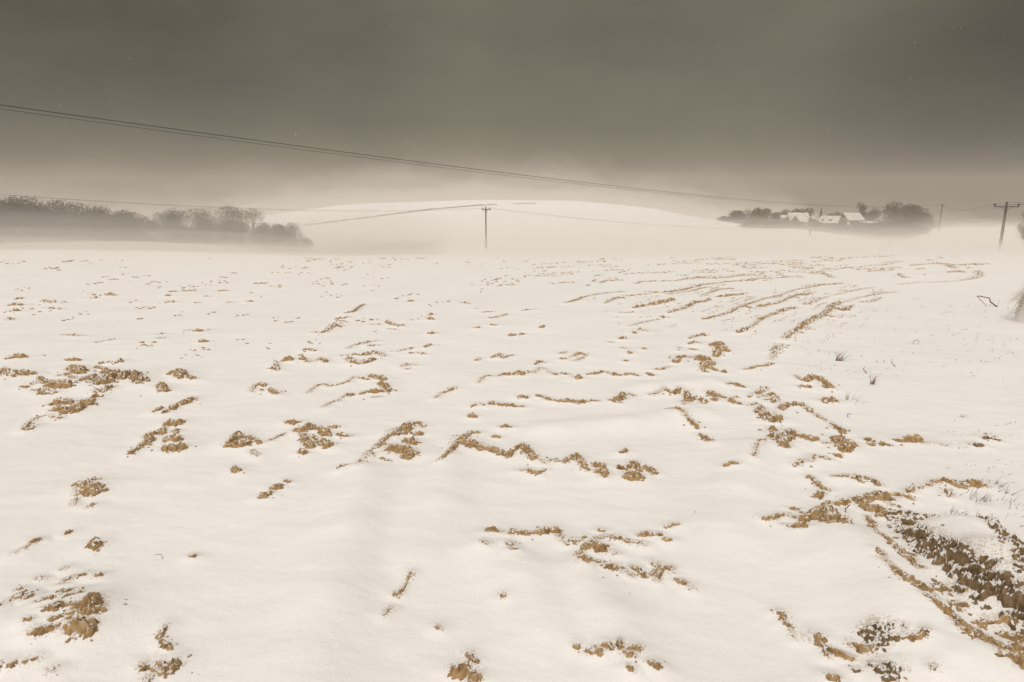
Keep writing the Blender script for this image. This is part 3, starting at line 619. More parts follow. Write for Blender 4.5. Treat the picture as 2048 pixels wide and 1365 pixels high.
def new_mat(name):
    m = bpy.data.materials.new(name)
    m.use_nodes = True
    nt = m.node_tree
    return m, nt.nodes, nt.links, nt.nodes['Principled BSDF']


def noise_node(N, L, scale, detail=4, rough=0.55, vec=None):
    n = N.new('ShaderNodeTexNoise')
    n.inputs['Scale'].default_value = scale
    n.inputs['Detail'].default_value = detail
    n.inputs['Roughness'].default_value = rough
    if vec is not None:
        L.new(vec, n.inputs['Vector'])
    return n


def flat_mat(name, a, b, scale=3.0, rough=0.85, bump=0.0, bscale=40.0):
    m, N, L, P = new_mat(name)
    tcn = N.new('ShaderNodeTexCoord')
    n = noise_node(N, L, scale, 4, 0.6, tcn.outputs['Object'])
    r = N.new('ShaderNodeValToRGB')
    r.color_ramp.elements[0].position = 0.3
    r.color_ramp.elements[0].color = (*a, 1)
    r.color_ramp.elements[1].position = 0.7
    r.color_ramp.elements[1].color = (*b, 1)
    L.new(n.outputs['Fac'], r.inputs[0])
    L.new(r.outputs[0], P.inputs['Base Color'])
    P.inputs['Roughness'].default_value = rough
    P.inputs['Specular IOR Level'].default_value = 0.25
    if bump:
        bn = noise_node(N, L, bscale, 4, 0.6, tcn.outputs['Object'])
        b_ = N.new('ShaderNodeBump')
        b_.inputs['Strength'].default_value = bump
        b_.inputs['Distance'].default_value = 0.01
        L.new(bn.outputs['Fac'], b_.inputs['Height'])
        L.new(b_.outputs[0], P.inputs['Normal'])
    return m


def snow_mat():
    m, N, L, P = new_mat('snow')
    g = N.new('ShaderNodeNewGeometry')
    n = noise_node(N, L, 0.9, 5, 0.6, g.outputs['Position'])
    r = N.new('ShaderNodeValToRGB')
    r.color_ramp.elements[0].position = 0.3
    r.color_ramp.elements[0].color = (0.84, 0.82, 0.795, 1)
    r.color_ramp.elements[1].position = 0.7
    r.color_ramp.elements[1].color = (0.885, 0.872, 0.853, 1)
    L.new(n.outputs['Fac'], r.inputs[0])
    # where the cover is thin, grains of soil show between the grains of snow
    at = N.new('ShaderNodeAttribute')
    at.attribute_name = 'thin'
    g1 = noise_node(N, L, 95.0, 4, 0.75, g.outputs['Position'])
    g2 = noise_node(N, L, 14.0, 3, 0.6, g.outputs['Position'])
    s1 = N.new('ShaderNodeMath')
    s1.operation = 'MULTIPLY'
    L.new(at.outputs['Fac'], s1.inputs[0])
    L.new(g2.outputs['Fac'], s1.inputs[1])
    s2 = N.new('ShaderNodeMath')
    s2.operation = 'MULTIPLY_ADD'
    s2.inputs[1].default_value = 0.62
    L.new(s1.outputs[0], s2.inputs[0])
    L.new(g1.outputs['Fac'], s2.inputs[2])
    s3 = N.new('ShaderNodeMapRange')
    s3.inputs['From Min'].default_value = 0.70
    s3.inputs['From Max'].default_value = 0.86
    s3.inputs['To Max'].default_value = 0.5
    L.new(s2.outputs[0], s3.inputs['Value'])
    mx = N.new('ShaderNodeMix')
    mx.data_type = 'RGBA'
    L.new(s3.outputs['Result'], mx.inputs['Factor'])
    L.new(r.outputs[0], mx.inputs['A'])
    mx.inputs['B'].default_value = (0.34, 0.235, 0.13, 1)
    L.new(mx.outputs['Result'], P.inputs['Base Color'])
    P.inputs['Roughness'].default_value = 0.65
    P.inputs['Specular IOR Level'].default_value = 0.2
    n1 = noise_node(N, L, 9.0, 6, 0.62, g.outputs['Position'])
    n2 = noise_node(N, L, 160.0, 3, 0.7, g.outputs['Position'])
    b1 = N.new('ShaderNodeBump')
    b1.inputs['Strength'].default_value = 0.28
    b1.inputs['Distance'].default_value = 0.03
    L.new(n1.outputs['Fac'], b1.inputs['Height'])
    b2 = N.new('ShaderNodeBump')
    b2.inputs['Strength'].default_value = 0.5
    b2.inputs['Distance'].default_value = 0.007
    L.new(n2.outputs['Fac'], b2.inputs['Height'])
    L.new(b1.outputs[0], b2.inputs['Normal'])
    L.new(b2.outputs[0], P.inputs['Normal'])
    return m


def soil_mat(name, dark, mid, light, dust):
    m, N, L, P = new_mat(name)
    g = N.new('ShaderNodeNewGeometry')
    n = noise_node(N, L, 27.0, 8, 0.72, g.outputs['Position'])
    r = N.new('ShaderNodeValToRGB')
    e = r.color_ramp.elements
    e[0].position, e[0].color = 0.32, (*dark, 1)
    e[1].position, e[1].color = 0.70, (*light, 1)
    k = e.new(0.48)
    k.color = (*mid, 1)
    L.new(n.outputs['Fac'], r.inputs[0])
    # wind-blown snow lodged on the flatter facets
    sx = N.new('ShaderNodeSeparateXYZ')
    L.new(g.outputs['Normal'], sx.inputs[0])
    dn = noise_node(N, L, 42.0, 5, 0.7, g.outputs['Position'])
    a = N.new('ShaderNodeMath')
    a.operation = 'MULTIPLY_ADD'
    a.inputs[1].default_value = 0.9
    L.new(dn.outputs['Fac'], a.inputs[0])
    L.new(sx.outputs['Z'], a.inputs[2])
    mr = N.new('ShaderNodeMapRange')
    mr.interpolation_type = 'SMOOTHSTEP'
    mr.inputs['From Min'].default_value = dust
    mr.inputs['From Max'].default_value = dust + 0.10
    L.new(a.outputs[0], mr.inputs['Value'])
    mx = N.new('ShaderNodeMix')
    mx.data_type = 'RGBA'
    L.new(mr.outputs['Result'], mx.inputs['Factor'])
    L.new(r.outputs[0], mx.inputs['A'])
    mx.inputs['B'].default_value = (0.85, 0.83, 0.79, 1)
    L.new(mx.outputs['Result'], P.inputs['Base Color'])
    P.inputs['Roughness'].default_value = 0.85
    P.inputs['Specular IOR Level'].default_value = 0.2
    bn = noise_node(N, L, 70.0, 6, 0.7, g.outputs['Position'])
    b = N.new('ShaderNodeBump')
    b.inputs['Strength'].default_value = 0.8
    b.inputs['Distance'].default_value = 0.012
    L.new(bn.outputs['Fac'], b.inputs['Height'])
    L.new(b.outputs[0], P.inputs['Normal'])
    return m


SNOW = snow_mat()
SOIL_M = soil_mat('soil', (0.14, 0.083, 0.036), (0.38, 0.243, 0.113), (0.58, 0.42, 0.235), 1.32)
SOIL_SPECK = soil_mat('speckled_soil', (0.13, 0.080, 0.038), (0.36, 0.232, 0.112), (0.54, 0.395, 0.225), 1.25)
SOIL_DARK = soil_mat('dark_soil', (0.085, 0.055, 0.028), (0.20, 0.132, 0.068), (0.36, 0.25, 0.14), 1.17)
CRUMB_M = soil_mat('crumb_soil', (0.16, 0.10, 0.048), (0.36, 0.235, 0.115), (0.53, 0.385, 0.22), 1.40)

# ------------------------------------------------------------------ soil strokes placed on the land
OUT = []          # (kind, label, pockets, [array of x, y, halfwidth])
for kind_, lab_, brk_, strokes_ in SOIL:
    ws = []
    for s in strokes_:
        a = np.array(s, float).reshape(-1, 3)
        if len(a) == 1:
            a = np.vstack([a, a + [1, 0, 0]])
        p = hit(a[:, 0], a[:, 1] + 0.40 * a[:, 2])
        w = np.maximum(a[:, 2] * np.where(p[:, 3] > 9.0, 1.12, np.where(p[:, 3] < 5.0, 1.38, 1.26)), 1.5) * p[:, 3] / F_PX
        ws.append(np.column_stack([p[:, 0], p[:, 1], w, p[:, 3]]))
    OUT.append((kind_, lab_, brk_, ws))


def seg_dist(X, Y, a, b):
    """distance to a segment and the half width interpolated along it"""
    dx, dy = b[0] - a[0], b[1] - a[1]
    L2 = dx * dx + dy * dy + 1e-12
    t = np.clip(((X - a[0]) * dx + (Y - a[1]) * dy) / L2, 0, 1)
    return np.hypot(X - a[0] - t * dx, Y - a[1] - t * dy), a[2] + t * (b[2] - a[2])


_SEGS = []
for kind_, lab_, brk_, ws in OUT:
    for s in ws:
        for i in range(len(s) - 1):
            D = 0.5 * (s[i, 3] + s[i + 1, 3])
            w = 0.5 * (s[i, 2] + s[i + 1, 2])
            sg = max(2.3 * w, 0.010 * D) + 0.015
            amp = min(0.012 + 0.30 * w, 0.045)
            # the bank of snow sits a little behind the soil it is blown against
            u = np.array([0.5 * (s[i, 0] + s[i + 1, 0]), 0.5 * (s[i, 1] + s[i + 1, 1])])
            u = u / np.linalg.norm(u) * 0.8 * w
            _SEGS.append((s[i, :3] + np.array([u[0], u[1], 0]), s[i + 1, :3] + np.array([u[0], u[1], 0]), sg, amp))
_DR = []
for d in DRIFTS:
    a = np.array([q[:3] for q in d], float)
    p = hit(a[:, 0], a[:, 1])
    w = a[:, 2] * p[:, 3] / F_PX
    amp = [q[3] for q in d]
    for i in range(len(d) - 1):
        _DR.append((np.array([p[i, 0], p[i, 1], w[i]]), np.array([p[i + 1, 0], p[i + 1, 1], w[i + 1]]),
                    amp[i], amp[i + 1]))


def relief(X, Y, want_thin=False):
    """drifts, ripples and furrow humps of the snow on top of the bare land"""
    r = np.hypot(X, Y)
    near = 1.0 / (1.0 + (r / 28.0) ** 2)
    # ripples drawn out along the wind, which blows across from the left
    h = 0.022 * fbm(X * 0.55 + 3.1, Y * 0.9 - 1.7, 4, 0.48) * near
    h = h + 0.007 * fbm(X * 1.6 - Y * 0.5, Y * 3.4 + X * 0.8, 3, 0.5) * near
    h = h + 0.0032 * fbm(X * 3.6 - Y * 1.2, Y * 9.0 + X * 2.0, 3, 0.55) * near * near
    h = h + 0.25 * fbm(X * 0.05, Y * 0.05, 3) * (1 - near) * np.clip((260 - r) / 200, 0, 1) * np.clip(r / 60, 0, 1)
    acc = np.zeros_like(X)
    for a, b, a0, a1 in _DR:
        m = max(a[2], b[2]) * 2.6
        k = ((X > min(a[0], b[0]) - m) & (X < max(a[0], b[0]) + m)
             & (Y > min(a[1], b[1]) - m) & (Y < max(a[1], b[1]) + m))
        if k.any():
            d, w = seg_dist(X[k], Y[k], a, b)
            acc[k] = (acc[k] ** 3 + (0.5 * (a0 + a1) * np.exp(-(d / w) ** 2)) ** 3) ** (1 / 3)
    hum = np.zeros_like(X)
    thin = np.zeros_like(X)
    for a, b, sg, amp in _SEGS:
        m = sg * 2.8
        k = ((X > min(a[0], b[0]) - m) & (X < max(a[0], b[0]) + m)
             & (Y > min(a[1], b[1]) - m) & (Y < max(a[1], b[1]) + m))
        if k.any():
            d, w = seg_dist(X[k], Y[k], a, b)
            hum[k] = np.maximum(hum[k], amp * np.exp(-(d / sg) ** 2))
            if want_thin:
                thin[k] = np.maximum(thin[k], np.exp(-(d / (0.8 * sg)) ** 2))
    if want_thin:
        return h + acc + hum, thin
    return h + acc + hum


def snow_z(X, Y):
    return land(X, Y) + relief(X, Y)


# ------------------------------------------------------------------ the snow-covered ground, one sheet to the horizon
az_in = np.linspace(-R_(46), R_(46), 860)
az_out = np.linspace(R_(46), 2 * math.pi - R_(46), 122)[1:-1]
AZ = np.concatenate([az_in, az_out])
RR = np.concatenate([[0.35, 0.6, 0.9, 1.15],
                     np.exp(np.linspace(math.log(1.3), math.log(26), 960)),
                     np.exp(np.linspace(math.log(26), math.log(895), 250))[1:]])
gA, gR = np.meshgrid(AZ, RR)
GX, GY = gR * np.sin(gA), gR * np.cos(gA)
GH, GT = relief(GX.ravel(), GY.ravel(), True)
GZ = (land(GX.ravel(), GY.ravel()) + GH).reshape(GX.shape)
nA, nR = len(AZ), len(RR)
V = np.column_stack([GX.ravel(), GY.ravel(), GZ.ravel()])
ii, jj = np.meshgrid(np.arange(nR - 1), np.arange(nA), indexing='ij')
j2 = (jj + 1) % nA
FQ = np.stack([ii * nA + jj, (ii + 1) * nA + jj, (ii + 1) * nA + j2, ii * nA + j2], -1).reshape(-1, 4)[:, ::-1]
V = np.vstack([V, [[0, 0, 0]]])
# the hub is closed with narrow quads (two rim points share one hub point)
hub = np.array([[nA * nR, j, (j + 1) % nA, (j + 2) % nA] for j in range(0, nA, 2)])
ground = np_mesh('snow_field', V, np.vstack([FQ, hub[:, ::-1]]), SNOW)
_at = ground.data.attributes.new('thin', 'FLOAT', 'POINT')
_at.data.foreach_set('value', np.concatenate([GT, [0.0]]).astype(np.float32))
tag(ground, kind='structure')

# ------------------------------------------------------------------ clods and furrow ridges


def ws_i(ws, s2):
    return next(i for i, q in enumerate(ws) if q is s2)


SOIL_GROUP = {C: 'clods of soil showing through the snow', G: 'furrow ridges of soil showing through the snow'}
for kind_, lab_, brk_, ws in OUT:
    allp = np.vstack(ws)
    D = float(np.median(allp[:, 3]))
    wmax = float(allp[:, 2].max())
    c = allp[:, :2].mean(0)
    fwd = c / np.linalg.norm(c)
    rgt = np.array([fwd[1], -fwd[0]])
    q = np.column_stack([(allp[:, :2] - c) @ rgt, (allp[:, :2] - c) @ fwd])
    mg = 2.0 * wmax
    px_ = D / 650.0
    sx_, sy_ = max(0.75 * px_, 0.0035), max(1.0 * px_, 0.004)
    nx = int(min(520, max(8, (np.ptp(q[:, 0]) + 2 * mg) / sx_)))
    ny = int(min(520, max(8, (np.ptp(q[:, 1]) + 2 * mg) / sy_)))
    u = np.linspace(q[:, 0].min() - mg, q[:, 0].max() + mg, nx)
    v = np.linspace(q[:, 1].min() - mg, q[:, 1].max() + mg, ny)
    Ug, Vg = np.meshgrid(u, v)
    X = c[0] + Ug * rgt[0] + Vg * fwd[0]
    Y = c[1] + Ug * rgt[1] + Vg * fwd[1]
    X, Y = X.ravel(), Y.ravel()
    wm = float(np.clip(np.median(allp[:, 2]), 0.6 * px_, 0.036 if brk_ > 0.5 else 0.055))
    so = rng.uniform(0, 300)
    # ragged outline
    wx = X + 0.75 * wm * fbm(X / (1.1 * wm) + so, Y / (1.1 * wm), 4, 0.6)
    wy = Y + 0.75 * wm * fbm(X / (1.1 * wm) - so, Y / (1.1 * wm) + 40, 4, 0.6)
    env = np.full(X.shape, -9.0)
    wl_ = np.full(X.shape, wm)
    for s in ws:
        for i in range(len(s) - 1):
            d, w = seg_dist(wx, wy, s[i, :3], s[i + 1, :3])
            e = 1 - d / w
            k = e > env
            env[k] = e[k]
            wl_[k] = w[k]
    # soil carries on under the snow from one bare stretch to the next
    link = np.zeros(X.shape, bool)
    for s, s2 in zip(ws, ws[1:]):
        best = min(((np.hypot(*(a_[:2] - b_[:2])), a_, b_) for q_ in ws[:ws_i(ws, s2)] for a_ in q_ for b_ in s2), key=lambda t_: t_[0])
        d, _w = seg_dist(X, Y, best[1][:3], best[2][:3])
        link |= d < max(0.5 * wm, 2.5 * max(u[1] - u[0], v[1] - v[0]))
    keep = (env > -1.1) | link
    g0 = np.full(X.shape, -99.0)
    g0[keep] = snow_z(X[keep], Y[keep])
    es = np.clip(env, -1.2, 1)
    h = np.where(es > 0, 0.92 * (np.minimum(wl_, 0.04) + 0.35 * np.maximum(wl_ - 0.04, 0)) * np.sqrt(np.clip(es, 0, 1)) * (0.6 + 0.4 * es), 0.9 * wl_ * es)
    lump = fbm(X / (1.45 * wm) + so, Y / (1.45 * wm) - so, 5, 0.55)
    fine = np.abs(fbm(X / (0.40 * wm) - so, Y / (0.40 * wm) + so, 4, 0.6))
    wn_ = np.minimum(wl_, 1.5 * wm)
    crk = fbm(X / (1.35 * wm) + 5 - so, Y / (1.35 * wm) + 3 + so, 3, 0.5)
    cracks = np.clip(1 - np.abs(crk) / 0.11, 0, 1)
    h = h + wn_ * (0.70 * lump - 0.40 * fine + 0.13 - (0.22 if 'bank' in lab_ else 0.36) * cracks)
    pock = fbm(X / (1.3 * wm) + 91 + so, Y / (1.0 * wm) + 13, 4, 0.6)
    brk2 = brk_ + (0.12 if D > 9 else -0.04)
    h = h - brk2 * np.minimum(wl_, 2.2 * wm) * 2.8 * np.clip(pock + 0.20, 0, 1)
    if kind_ == G and 'bank' not in lab_ and D < 12:          # lengths of ridge that stay buried
        gap = fbm(X / (5.5 * wm) + so, Y / (5.5 * wm) - 2 * so, 2, 0.5)
        h = h - wl_ * 2.4 * np.clip(gap - 0.06, 0, 1)
    Z = g0 + h
    ok = (keep & ((h > -0.9 * wl_ - 0.006) | link)).reshape(ny, nx)
    fk = ok[:-1, :-1] & ok[1:, :-1] & ok[1:, 1:] & ok[:-1, 1:]
    fi, fj = np.nonzero(fk)
    F4 = np.stack([fi * nx + fj, fi * nx + fj + 1, (fi + 1) * nx + fj + 1, (fi + 1) * nx + fj], -1)
    used = np.unique(F4)
    if len(used) == 0:
        continue
    remap = np.zeros(nx * ny, int)
    remap[used] = np.arange(len(used))
    jx = 0.22 * wm * perlin(X / (0.5 * wm) + 7, Y / (0.5 * wm) + so)
    jy = 0.22 * wm * perlin(X / (0.5 * wm) - 31, Y / (0.5 * wm) - so)
    org = np.array([c[0], c[1], float(snow_z(np.array([c[0]]), np.array([c[1]]))[0])])
    VV = np.column_stack([X + jx, Y + jy, Z])[used] - org
    dark = 'dark' in lab_ and ('bank' in lab_ or 'edge' in lab_ or 'head' in lab_ or 'red' in lab_)
    mt = SOIL_DARK if dark and D < 6 else (SOIL_SPECK if brk_ > 0.42 else SOIL_M)
    o = np_mesh(kind_, VV, remap[F4], mt)
    o.location = org
    tag(o, lab_, 'clod' if kind_ == C else 'soil ridge', SOIL_GROUP[kind_])

# ------------------------------------------------------------------ loose crumbs: too many to count
_phi = (1 + 5 ** 0.5) / 2
_ICO = np.array([(-1, _phi, 0), (1, _phi, 0), (-1, -_phi, 0), (1, -_phi, 0), (0, -1, _phi), (0, 1, _phi), (0, -1, -_phi),
                 (0, 1, -_phi), (_phi, 0, -1), (_phi, 0, 1), (-_phi, 0, -1), (-_phi, 0, 1)], float) / math.hypot(1, _phi)
_ICF = np.array([(0, 11, 5), (0, 5, 1), (0, 1, 7), (0, 7, 10), (0, 10, 11), (1, 5, 9), (5, 11, 4), (11, 10, 2), (10, 7, 6),
                 (7, 1, 8), (3, 9, 4), (3, 4, 2), (3, 2, 6), (3, 6, 8), (3, 8, 9), (4, 9, 5), (2, 4, 11), (6, 2, 10),
                 (8, 6, 7), (9, 8, 1)])
nr = np.random.RandomState(5)
CR = []       # x, y, size along, size across, height, heading
for kind_, lab_, brk_, ws in OUT:
    for s in ws:
        L = np.hypot(np.diff(s[:, 0]), np.diff(s[:, 1])).sum()
        w = s[:, 2].mean()
        for _ in range(int(min(60, 2 + 1.5 * L / w * (0.6 + brk_)))):
            i = nr.randint(len(s) - 1)
            t = nr.rand()
            p = s[i] * (1 - t) + s[i + 1] * t
            a = nr.rand() * 6.3
            rr = abs(nr.normal(0, 1.0)) * p[2] * 1.5 + p[2] * 0.5
            sz = p[2] * (0.06 + 0.30 * nr.rand() ** 2)
            sz = min(max(sz, 0.28 * p[3] / 650), max(0.010, 0.6 * p[3] / 650))
            CR.append((p[0] + rr * math.cos(a), p[1] + rr * math.sin(a), sz * nr.uniform(1, 1.8), sz, sz * 0.8, a))
for kind_, lab_, brk_, ws in OUT:
    if kind_ != G or lab_.startswith('far ') or 'faint' in lab_:
        continue
    for s in ws:
        if s[:, 3].mean() < 8.5 or s[:, 0].mean() < 0.5:
            continue
        for off in (-0.42, -0.24, 0.24, 0.42):
            for i in range(len(s) - 1):
                dv = s[i + 1, :2] - s[i, :2]
                L = np.hypot(*dv)
                if L < 1e-3:
                    continue
                nv = np.array([-dv[1], dv[0]]) / L
                for _ in range(int(L / 0.035)):
                    t = nr.rand()
                    q = s[i, :2] + dv * t + nv * (off + nr.normal(0, 0.025))
                    if float(perlin(np.array([q[0] * 1.1 + off * 9]), np.array([q[1] * 1.1]))[0]) < 0.2:
                        continue
                    sz = s[i, 3] / 650 * nr.uniform(0.25, 0.6)
                    CR.append((q[0], q[1], sz * nr.uniform(1, 2.2), sz, sz * 0.6, math.atan2(dv[1], dv[0])))
# faint broken rows of soil in the middle distance and beyond
pts = []
for y0 in np.concatenate([np.arange(517, 560, 4.5), np.arange(560, 640, 7), np.arange(640, 720, 13)]):
    x = nr.uniform(-30, 60)
    while x < 1400:
        ln = nr.uniform(8, 70)
        if nr.rand() < ((0.34 if y0 < 575 else 0.20) * (0.85 if x < 560 else 1.0)):
            for t in np.arange(0, ln, nr.uniform(2.5, 8)):
                xx = x + t + nr.normal(0, 2.5)
                sl = 0.045 if xx < 600 else 0.045 + 0.11 * min(1, (xx - 600) / 500)
                yy = y0 - (sl * (xx - 600) if xx > 600 else 0.03 * (xx - 600)) * (0.35 + 0.65 * (y0 - 505) / 120) + nr.normal(0, 1.8 if y0 < 580 else 3.0)
                if yy > 512 and nr.rand() < 0.7:
                    pts.append((xx, yy, nr.uniform(0.9, 2.6) * (1.0 if y0 < 600 else 1.2)))
        x += ln + nr.uniform(5, 60)
for y0 in np.arange(514, 560, 4.0):
    x = 1050 + nr.uniform(0, 60)
    while x < 1900:
        ln = nr.uniform(15, 110)
        if nr.rand() < 0.55:
            for t in np.arange(0, ln, nr.uniform(2, 4)):
                xx = x + t + nr.normal(0, 1.0)
                yy = y0 - 0.045 * (xx - 1400) + nr.normal(0, 0.8)
                if yy > 511 and nr.rand() < 0.75:
                    pts.append((xx, yy, nr.uniform(0.9, 2.2)))
        x += ln + nr.uniform(5, 50)
pts = np.array(pts)
hp = hit(pts[:, 0], pts[:, 1])
for (x, y, z, D), w in zip(hp, pts[:, 2]):
    if D < 45:
        sz = w * D / F_PX
        CR.append((x, y, sz * nr.uniform(1.0, 2.0), sz * 0.9, sz * 0.55, nr.normal(0, 0.3)))
CR = np.array(CR)
cz = snow_z(CR[:, 0], CR[:, 1])
n = len(CR)
J = _ICO[None] * (1 + nr.uniform(-0.35, 0.35, (n, 12, 1))) + nr.uniform(-0.12, 0.12, (n, 12, 3))
ca, sa = np.cos(CR[:, 5])[:, None], np.sin(CR[:, 5])[:, None]
lx, ly = J[:, :, 0] * CR[:, 2:3], J[:, :, 1] * CR[:, 3:4]
VX = CR[:, 0:1] + lx * ca - ly * sa
VY = CR[:, 1:2] + lx * sa + ly * ca
VZ = cz[:, None] + J[:, :, 2] * CR[:, 4:5] + 0.15 * CR[:, 4:5]
VC = np.stack([VX, VY, VZ], -1).reshape(-1, 3)
FC = (_ICF[None] + (np.arange(n) * 12)[:, None, None]).reshape(-1, 3)
crumbs = np_mesh('soil_crumbs', VC, FC, CRUMB_M)
tag(crumbs, 'small crumbs of brown soil strewn over the snowy furrows', 'soil crumbs', kind='stuff')

# ------------------------------------------------------------------ grass, stalks and twigs
STRAW = flat_mat('straw', (0.16, 0.10, 0.055), (0.30, 0.215, 0.12), 6)
RUSSET = flat_mat('russet_stem', (0.11, 0.055, 0.032), (0.22, 0.12, 0.07), 6)
GREEN = flat_mat('winter_grass', (0.055, 0.062, 0.03), (0.13, 0.13, 0.07), 5)


def spot(px, py):
    p = hit(px, py)[0]
    return Vector((p[0], p[1], float(snow_z(p[:1], p[1:2])[0]))), p[3]


_SPARSE = {'green': MB(), 'straw': MB()}


def tuft(px, py, n, hpx, spread, lean, mat, label, cat='grass', name='grass_tuft', wpx=0.55, group=None):
    p, D = spot(px, py)
    k = D / F_PX
    wide = spread >= 12
    o = _SPARSE['green' if mat is GREEN else 'straw'] if wide else MB()
    for _ in range(n):
        a = rng.uniform(0, 6.28)
        r = spread * k * math.sqrt(rng.random()) * (1.0 if wide else 0.55)
        q = Vector((r * math.cos(a), r * math.sin(a) * (1.6 if wide else 1.0), -0.012))
        if wide:
            q += p
        L = hpx * k * rng.uniform(0.45, 1.15)
        d = Vector((lean + rng.gauss(0, 0.35), rng.gauss(0, 0.35), 1.0))
        o.blade(q, d, L, wpx * k * rng.uniform(0.7, 1.2), (rng.uniform(-0.2, 0.5) * L, rng.uniform(-.2, .2) * L, -0.35 * L * rng.random()))
    if wide:
        return None
    ob = o.build(name, mat)
    ob.location = p
    tag(ob, label, cat, group)
    return ob


TG = 'tufts of grass poking through the snow'
for a in [
    (1676, 722, 26, 26, 9, 0.45, RUSSET, 'bundle of upright russet stubble leaning right beside the long slanting ridge'),
    (1742, 768, 18, 26, 9, 0.35, RUSSET, 'dark spiky russet tuft, nearest the open snow on the right'),
    (1706, 802, 16, 16, 12, 0.1, STRAW, 'low sparse straw tuft below the dark spiky tuft'),
    (1632, 738, 14, 9, 12, 0.5, STRAW, 'flattened straw between the stubble and the arched clod'),
    (1655, 706, 14, 12, 16, 0.8, STRAW, 'wispy straw sweeping right above the russet stubble'),
    (1955, 1000, 26, 26, 14, 0.5, GREEN, 'dark green grass tuft at the end of the humped crest'),
    (1992, 976, 24, 20, 18, 0.7, GREEN, 'green grass tuft nearest the right edge above the humped crest'),
    (1915, 1030, 16, 18, 14, 0.4, GREEN, 'thin green blades below the humped crest'),
    (1972, 1046, 18, 16, 16, 0.4, GREEN, 'low green tuft in the snow above the dark curved crest'),
    (2025, 1010, 14, 18, 16, 0.4, GREEN, 'sparse green blades at the right edge of the snow'),
    (1896, 868, 14, 8, 22, 0.8, GREEN, 'thin patch of green blades above the dark clod on the right'),
    (1920, 836, 8, 12, 8, 0.3, GREEN, 'small lone grass tuft in the empty right hand snow'),
    (1905, 905, 14, 7, 26, 0.7, GREEN, 'faint blades along the tail of the lone tan clod'),
    (1240, 1180, 24, 9, 30, 0.2, STRAW, 'fine dead stubble below the winding ridge'),
    (1030, 1117, 12, 8, 14, 0.2, STRAW, 'fine dead stubble under the long ochre ridge'),
    (1520, 1316, 8, 8, 8, 0.6, STRAW, 'pale straw wisp left of the torn clods'),
    (2036, 1270, 10, 16, 10, 0.4, STRAW, 'dry stalks at the right edge by the thin arched crest'),
]:
    tuft(*a[:8], group=TG)


def twig(pts_px, label, mat=RUSSET, wpx=1.2, name='twig', cat='twig'):
    """pts: (px, py, lift) - foot points lie on the snow, lifted points are held at the distance of the first one"""
    p0, D = spot(pts_px[0][0], pts_px[0][1])
    r0 = math.hypot(p0.x, p0.y)
    out, rad = [], []
    for i, (x, y) in enumerate(pts_px):
        out.append(at_range(x, y, r0) - p0 + Vector((0, 0.006 * D * (i % 2), 0)))
        rad.append(max(wpx * D / F_PX * 0.5 * (1 - 0.5 * i / len(pts_px)), 0.0012))
    m = MB()
    m.tube(out, rad, 5)
    o = m.build(name, mat, smooth=True)
    o.location = p0
    tag(o, label, cat)
    return o, p0, D


t0, tp, tD = twig([(1994, 614), (1988, 606), (1979, 597), (1966, 594), (1954, 593)], 'bent russet bramble arching out of the snow at the right', wpx=2.2, name='bramble', cat='bramble')
mb = MB()
rr0 = math.hypot(tp.x, tp.y)
mb.tube([at_range(1954, 593, rr0) - tp, at_range(1965, 604, rr0) - tp, at_range(1977, 616, rr0) - tp], [0.006, 0.005, 0.004], 5)
mb.build('side_stem', RUSSET, t0)
mb = MB()
mb.tube([at_range(1994, 616, rr0) - tp, at_range(1999, 601, rr0) - tp], [0.004, 0.002], 5)
mb.build('side_stem', RUSSET, t0)
twig([(1791, 734), (1788, 727), (1785, 719)], 'thin leaning russet stalk alone in the snow right of the stubble')
twig([(1828, 690), (1832, 685), (1837, 680)], 'faint thin stalk farther back in the snow on the right')
twig([(34, 1186), (36, 1178), (38, 1169)], 'short upright stick at the left edge')
twig([(326, 1118), (318, 1114), (310, 1110)], 'pale fallen straw in open snow at the left', STRAW, 0.9)
twig([(1691, 1034), (1696, 1022), (1700, 1010)], 'russet stick leaning on the rugged ochre crest', wpx=2.4)
twig([(1886, 1196), (1899, 1186), (1912, 1178)], 'russet stick slanting out of the stalky crumbs', wpx=2.2)
twig([(178, 1088), (185, 1079), (199, 1077)], 'bare forked twig lying over the small round clod', wpx=2.4)
twig([(1391, 1037), (1391, 1030), (1391, 1022)], 'single upright stem right of the little pair of clods', wpx=0.9)
twig([(1735, 748), (1731, 741), (1729, 735)], 'dark stem standing beside the spiky russet tuft', wpx=1.6)
twig([(1696, 835), (1699, 832), (1702, 828)], 'tiny reddish stalk above the blocky ochre clod', wpx=1.6)
twig([(1662, 780), (1668, 781), (1676, 779)], 'short stalk right of the arched clod with a stalk', wpx=1.0)
twig([(548, 728), (544, 722), (561, 726)], 'bent twig crossing the first clod of the hooked row', wpx=1.6)

# dead straw lying about on the headland, past counting
sm = _SPARSE['straw']
for _ in range(170):
    x, y = rng.uniform(1590, 2040), rng.uniform(600, 760)
    if y < 610 + (1800 - x) * 0.4 and x < 1800:
        continue
    p, D = spot(x, y)
    k = D / F_PX
    a = rng.uniform(-0.6, 0.9)
    L = rng.uniform(4, 13) * k
    sm.blade(p, Vector((math.cos(a), math.sin(a), rng.uniform(0.05, 1.1))), L, rng.uniform(0.3, 0.6) * k, (0, 0, -0.2 * L))
for _ in range(90):
    x, y = rng.uniform(1880, 2060), rng.uniform(840, 1070)
    p, D = spot(x, y)
    k = D / F_PX
    a = rng.uniform(-0.6, 0.9)
    L = rng.uniform(5, 13) * k
    sm.blade(p, Vector((math.cos(a), math.sin(a), rng.uniform(0.1, 0.8))), L, rng.uniform(0.3, 0.6) * k, (0, 0, -0.3 * L))
tag(sm.build('dead_straw', STRAW), 'thin dead straw strewn over the snowy headland', 'straw', kind='stuff')
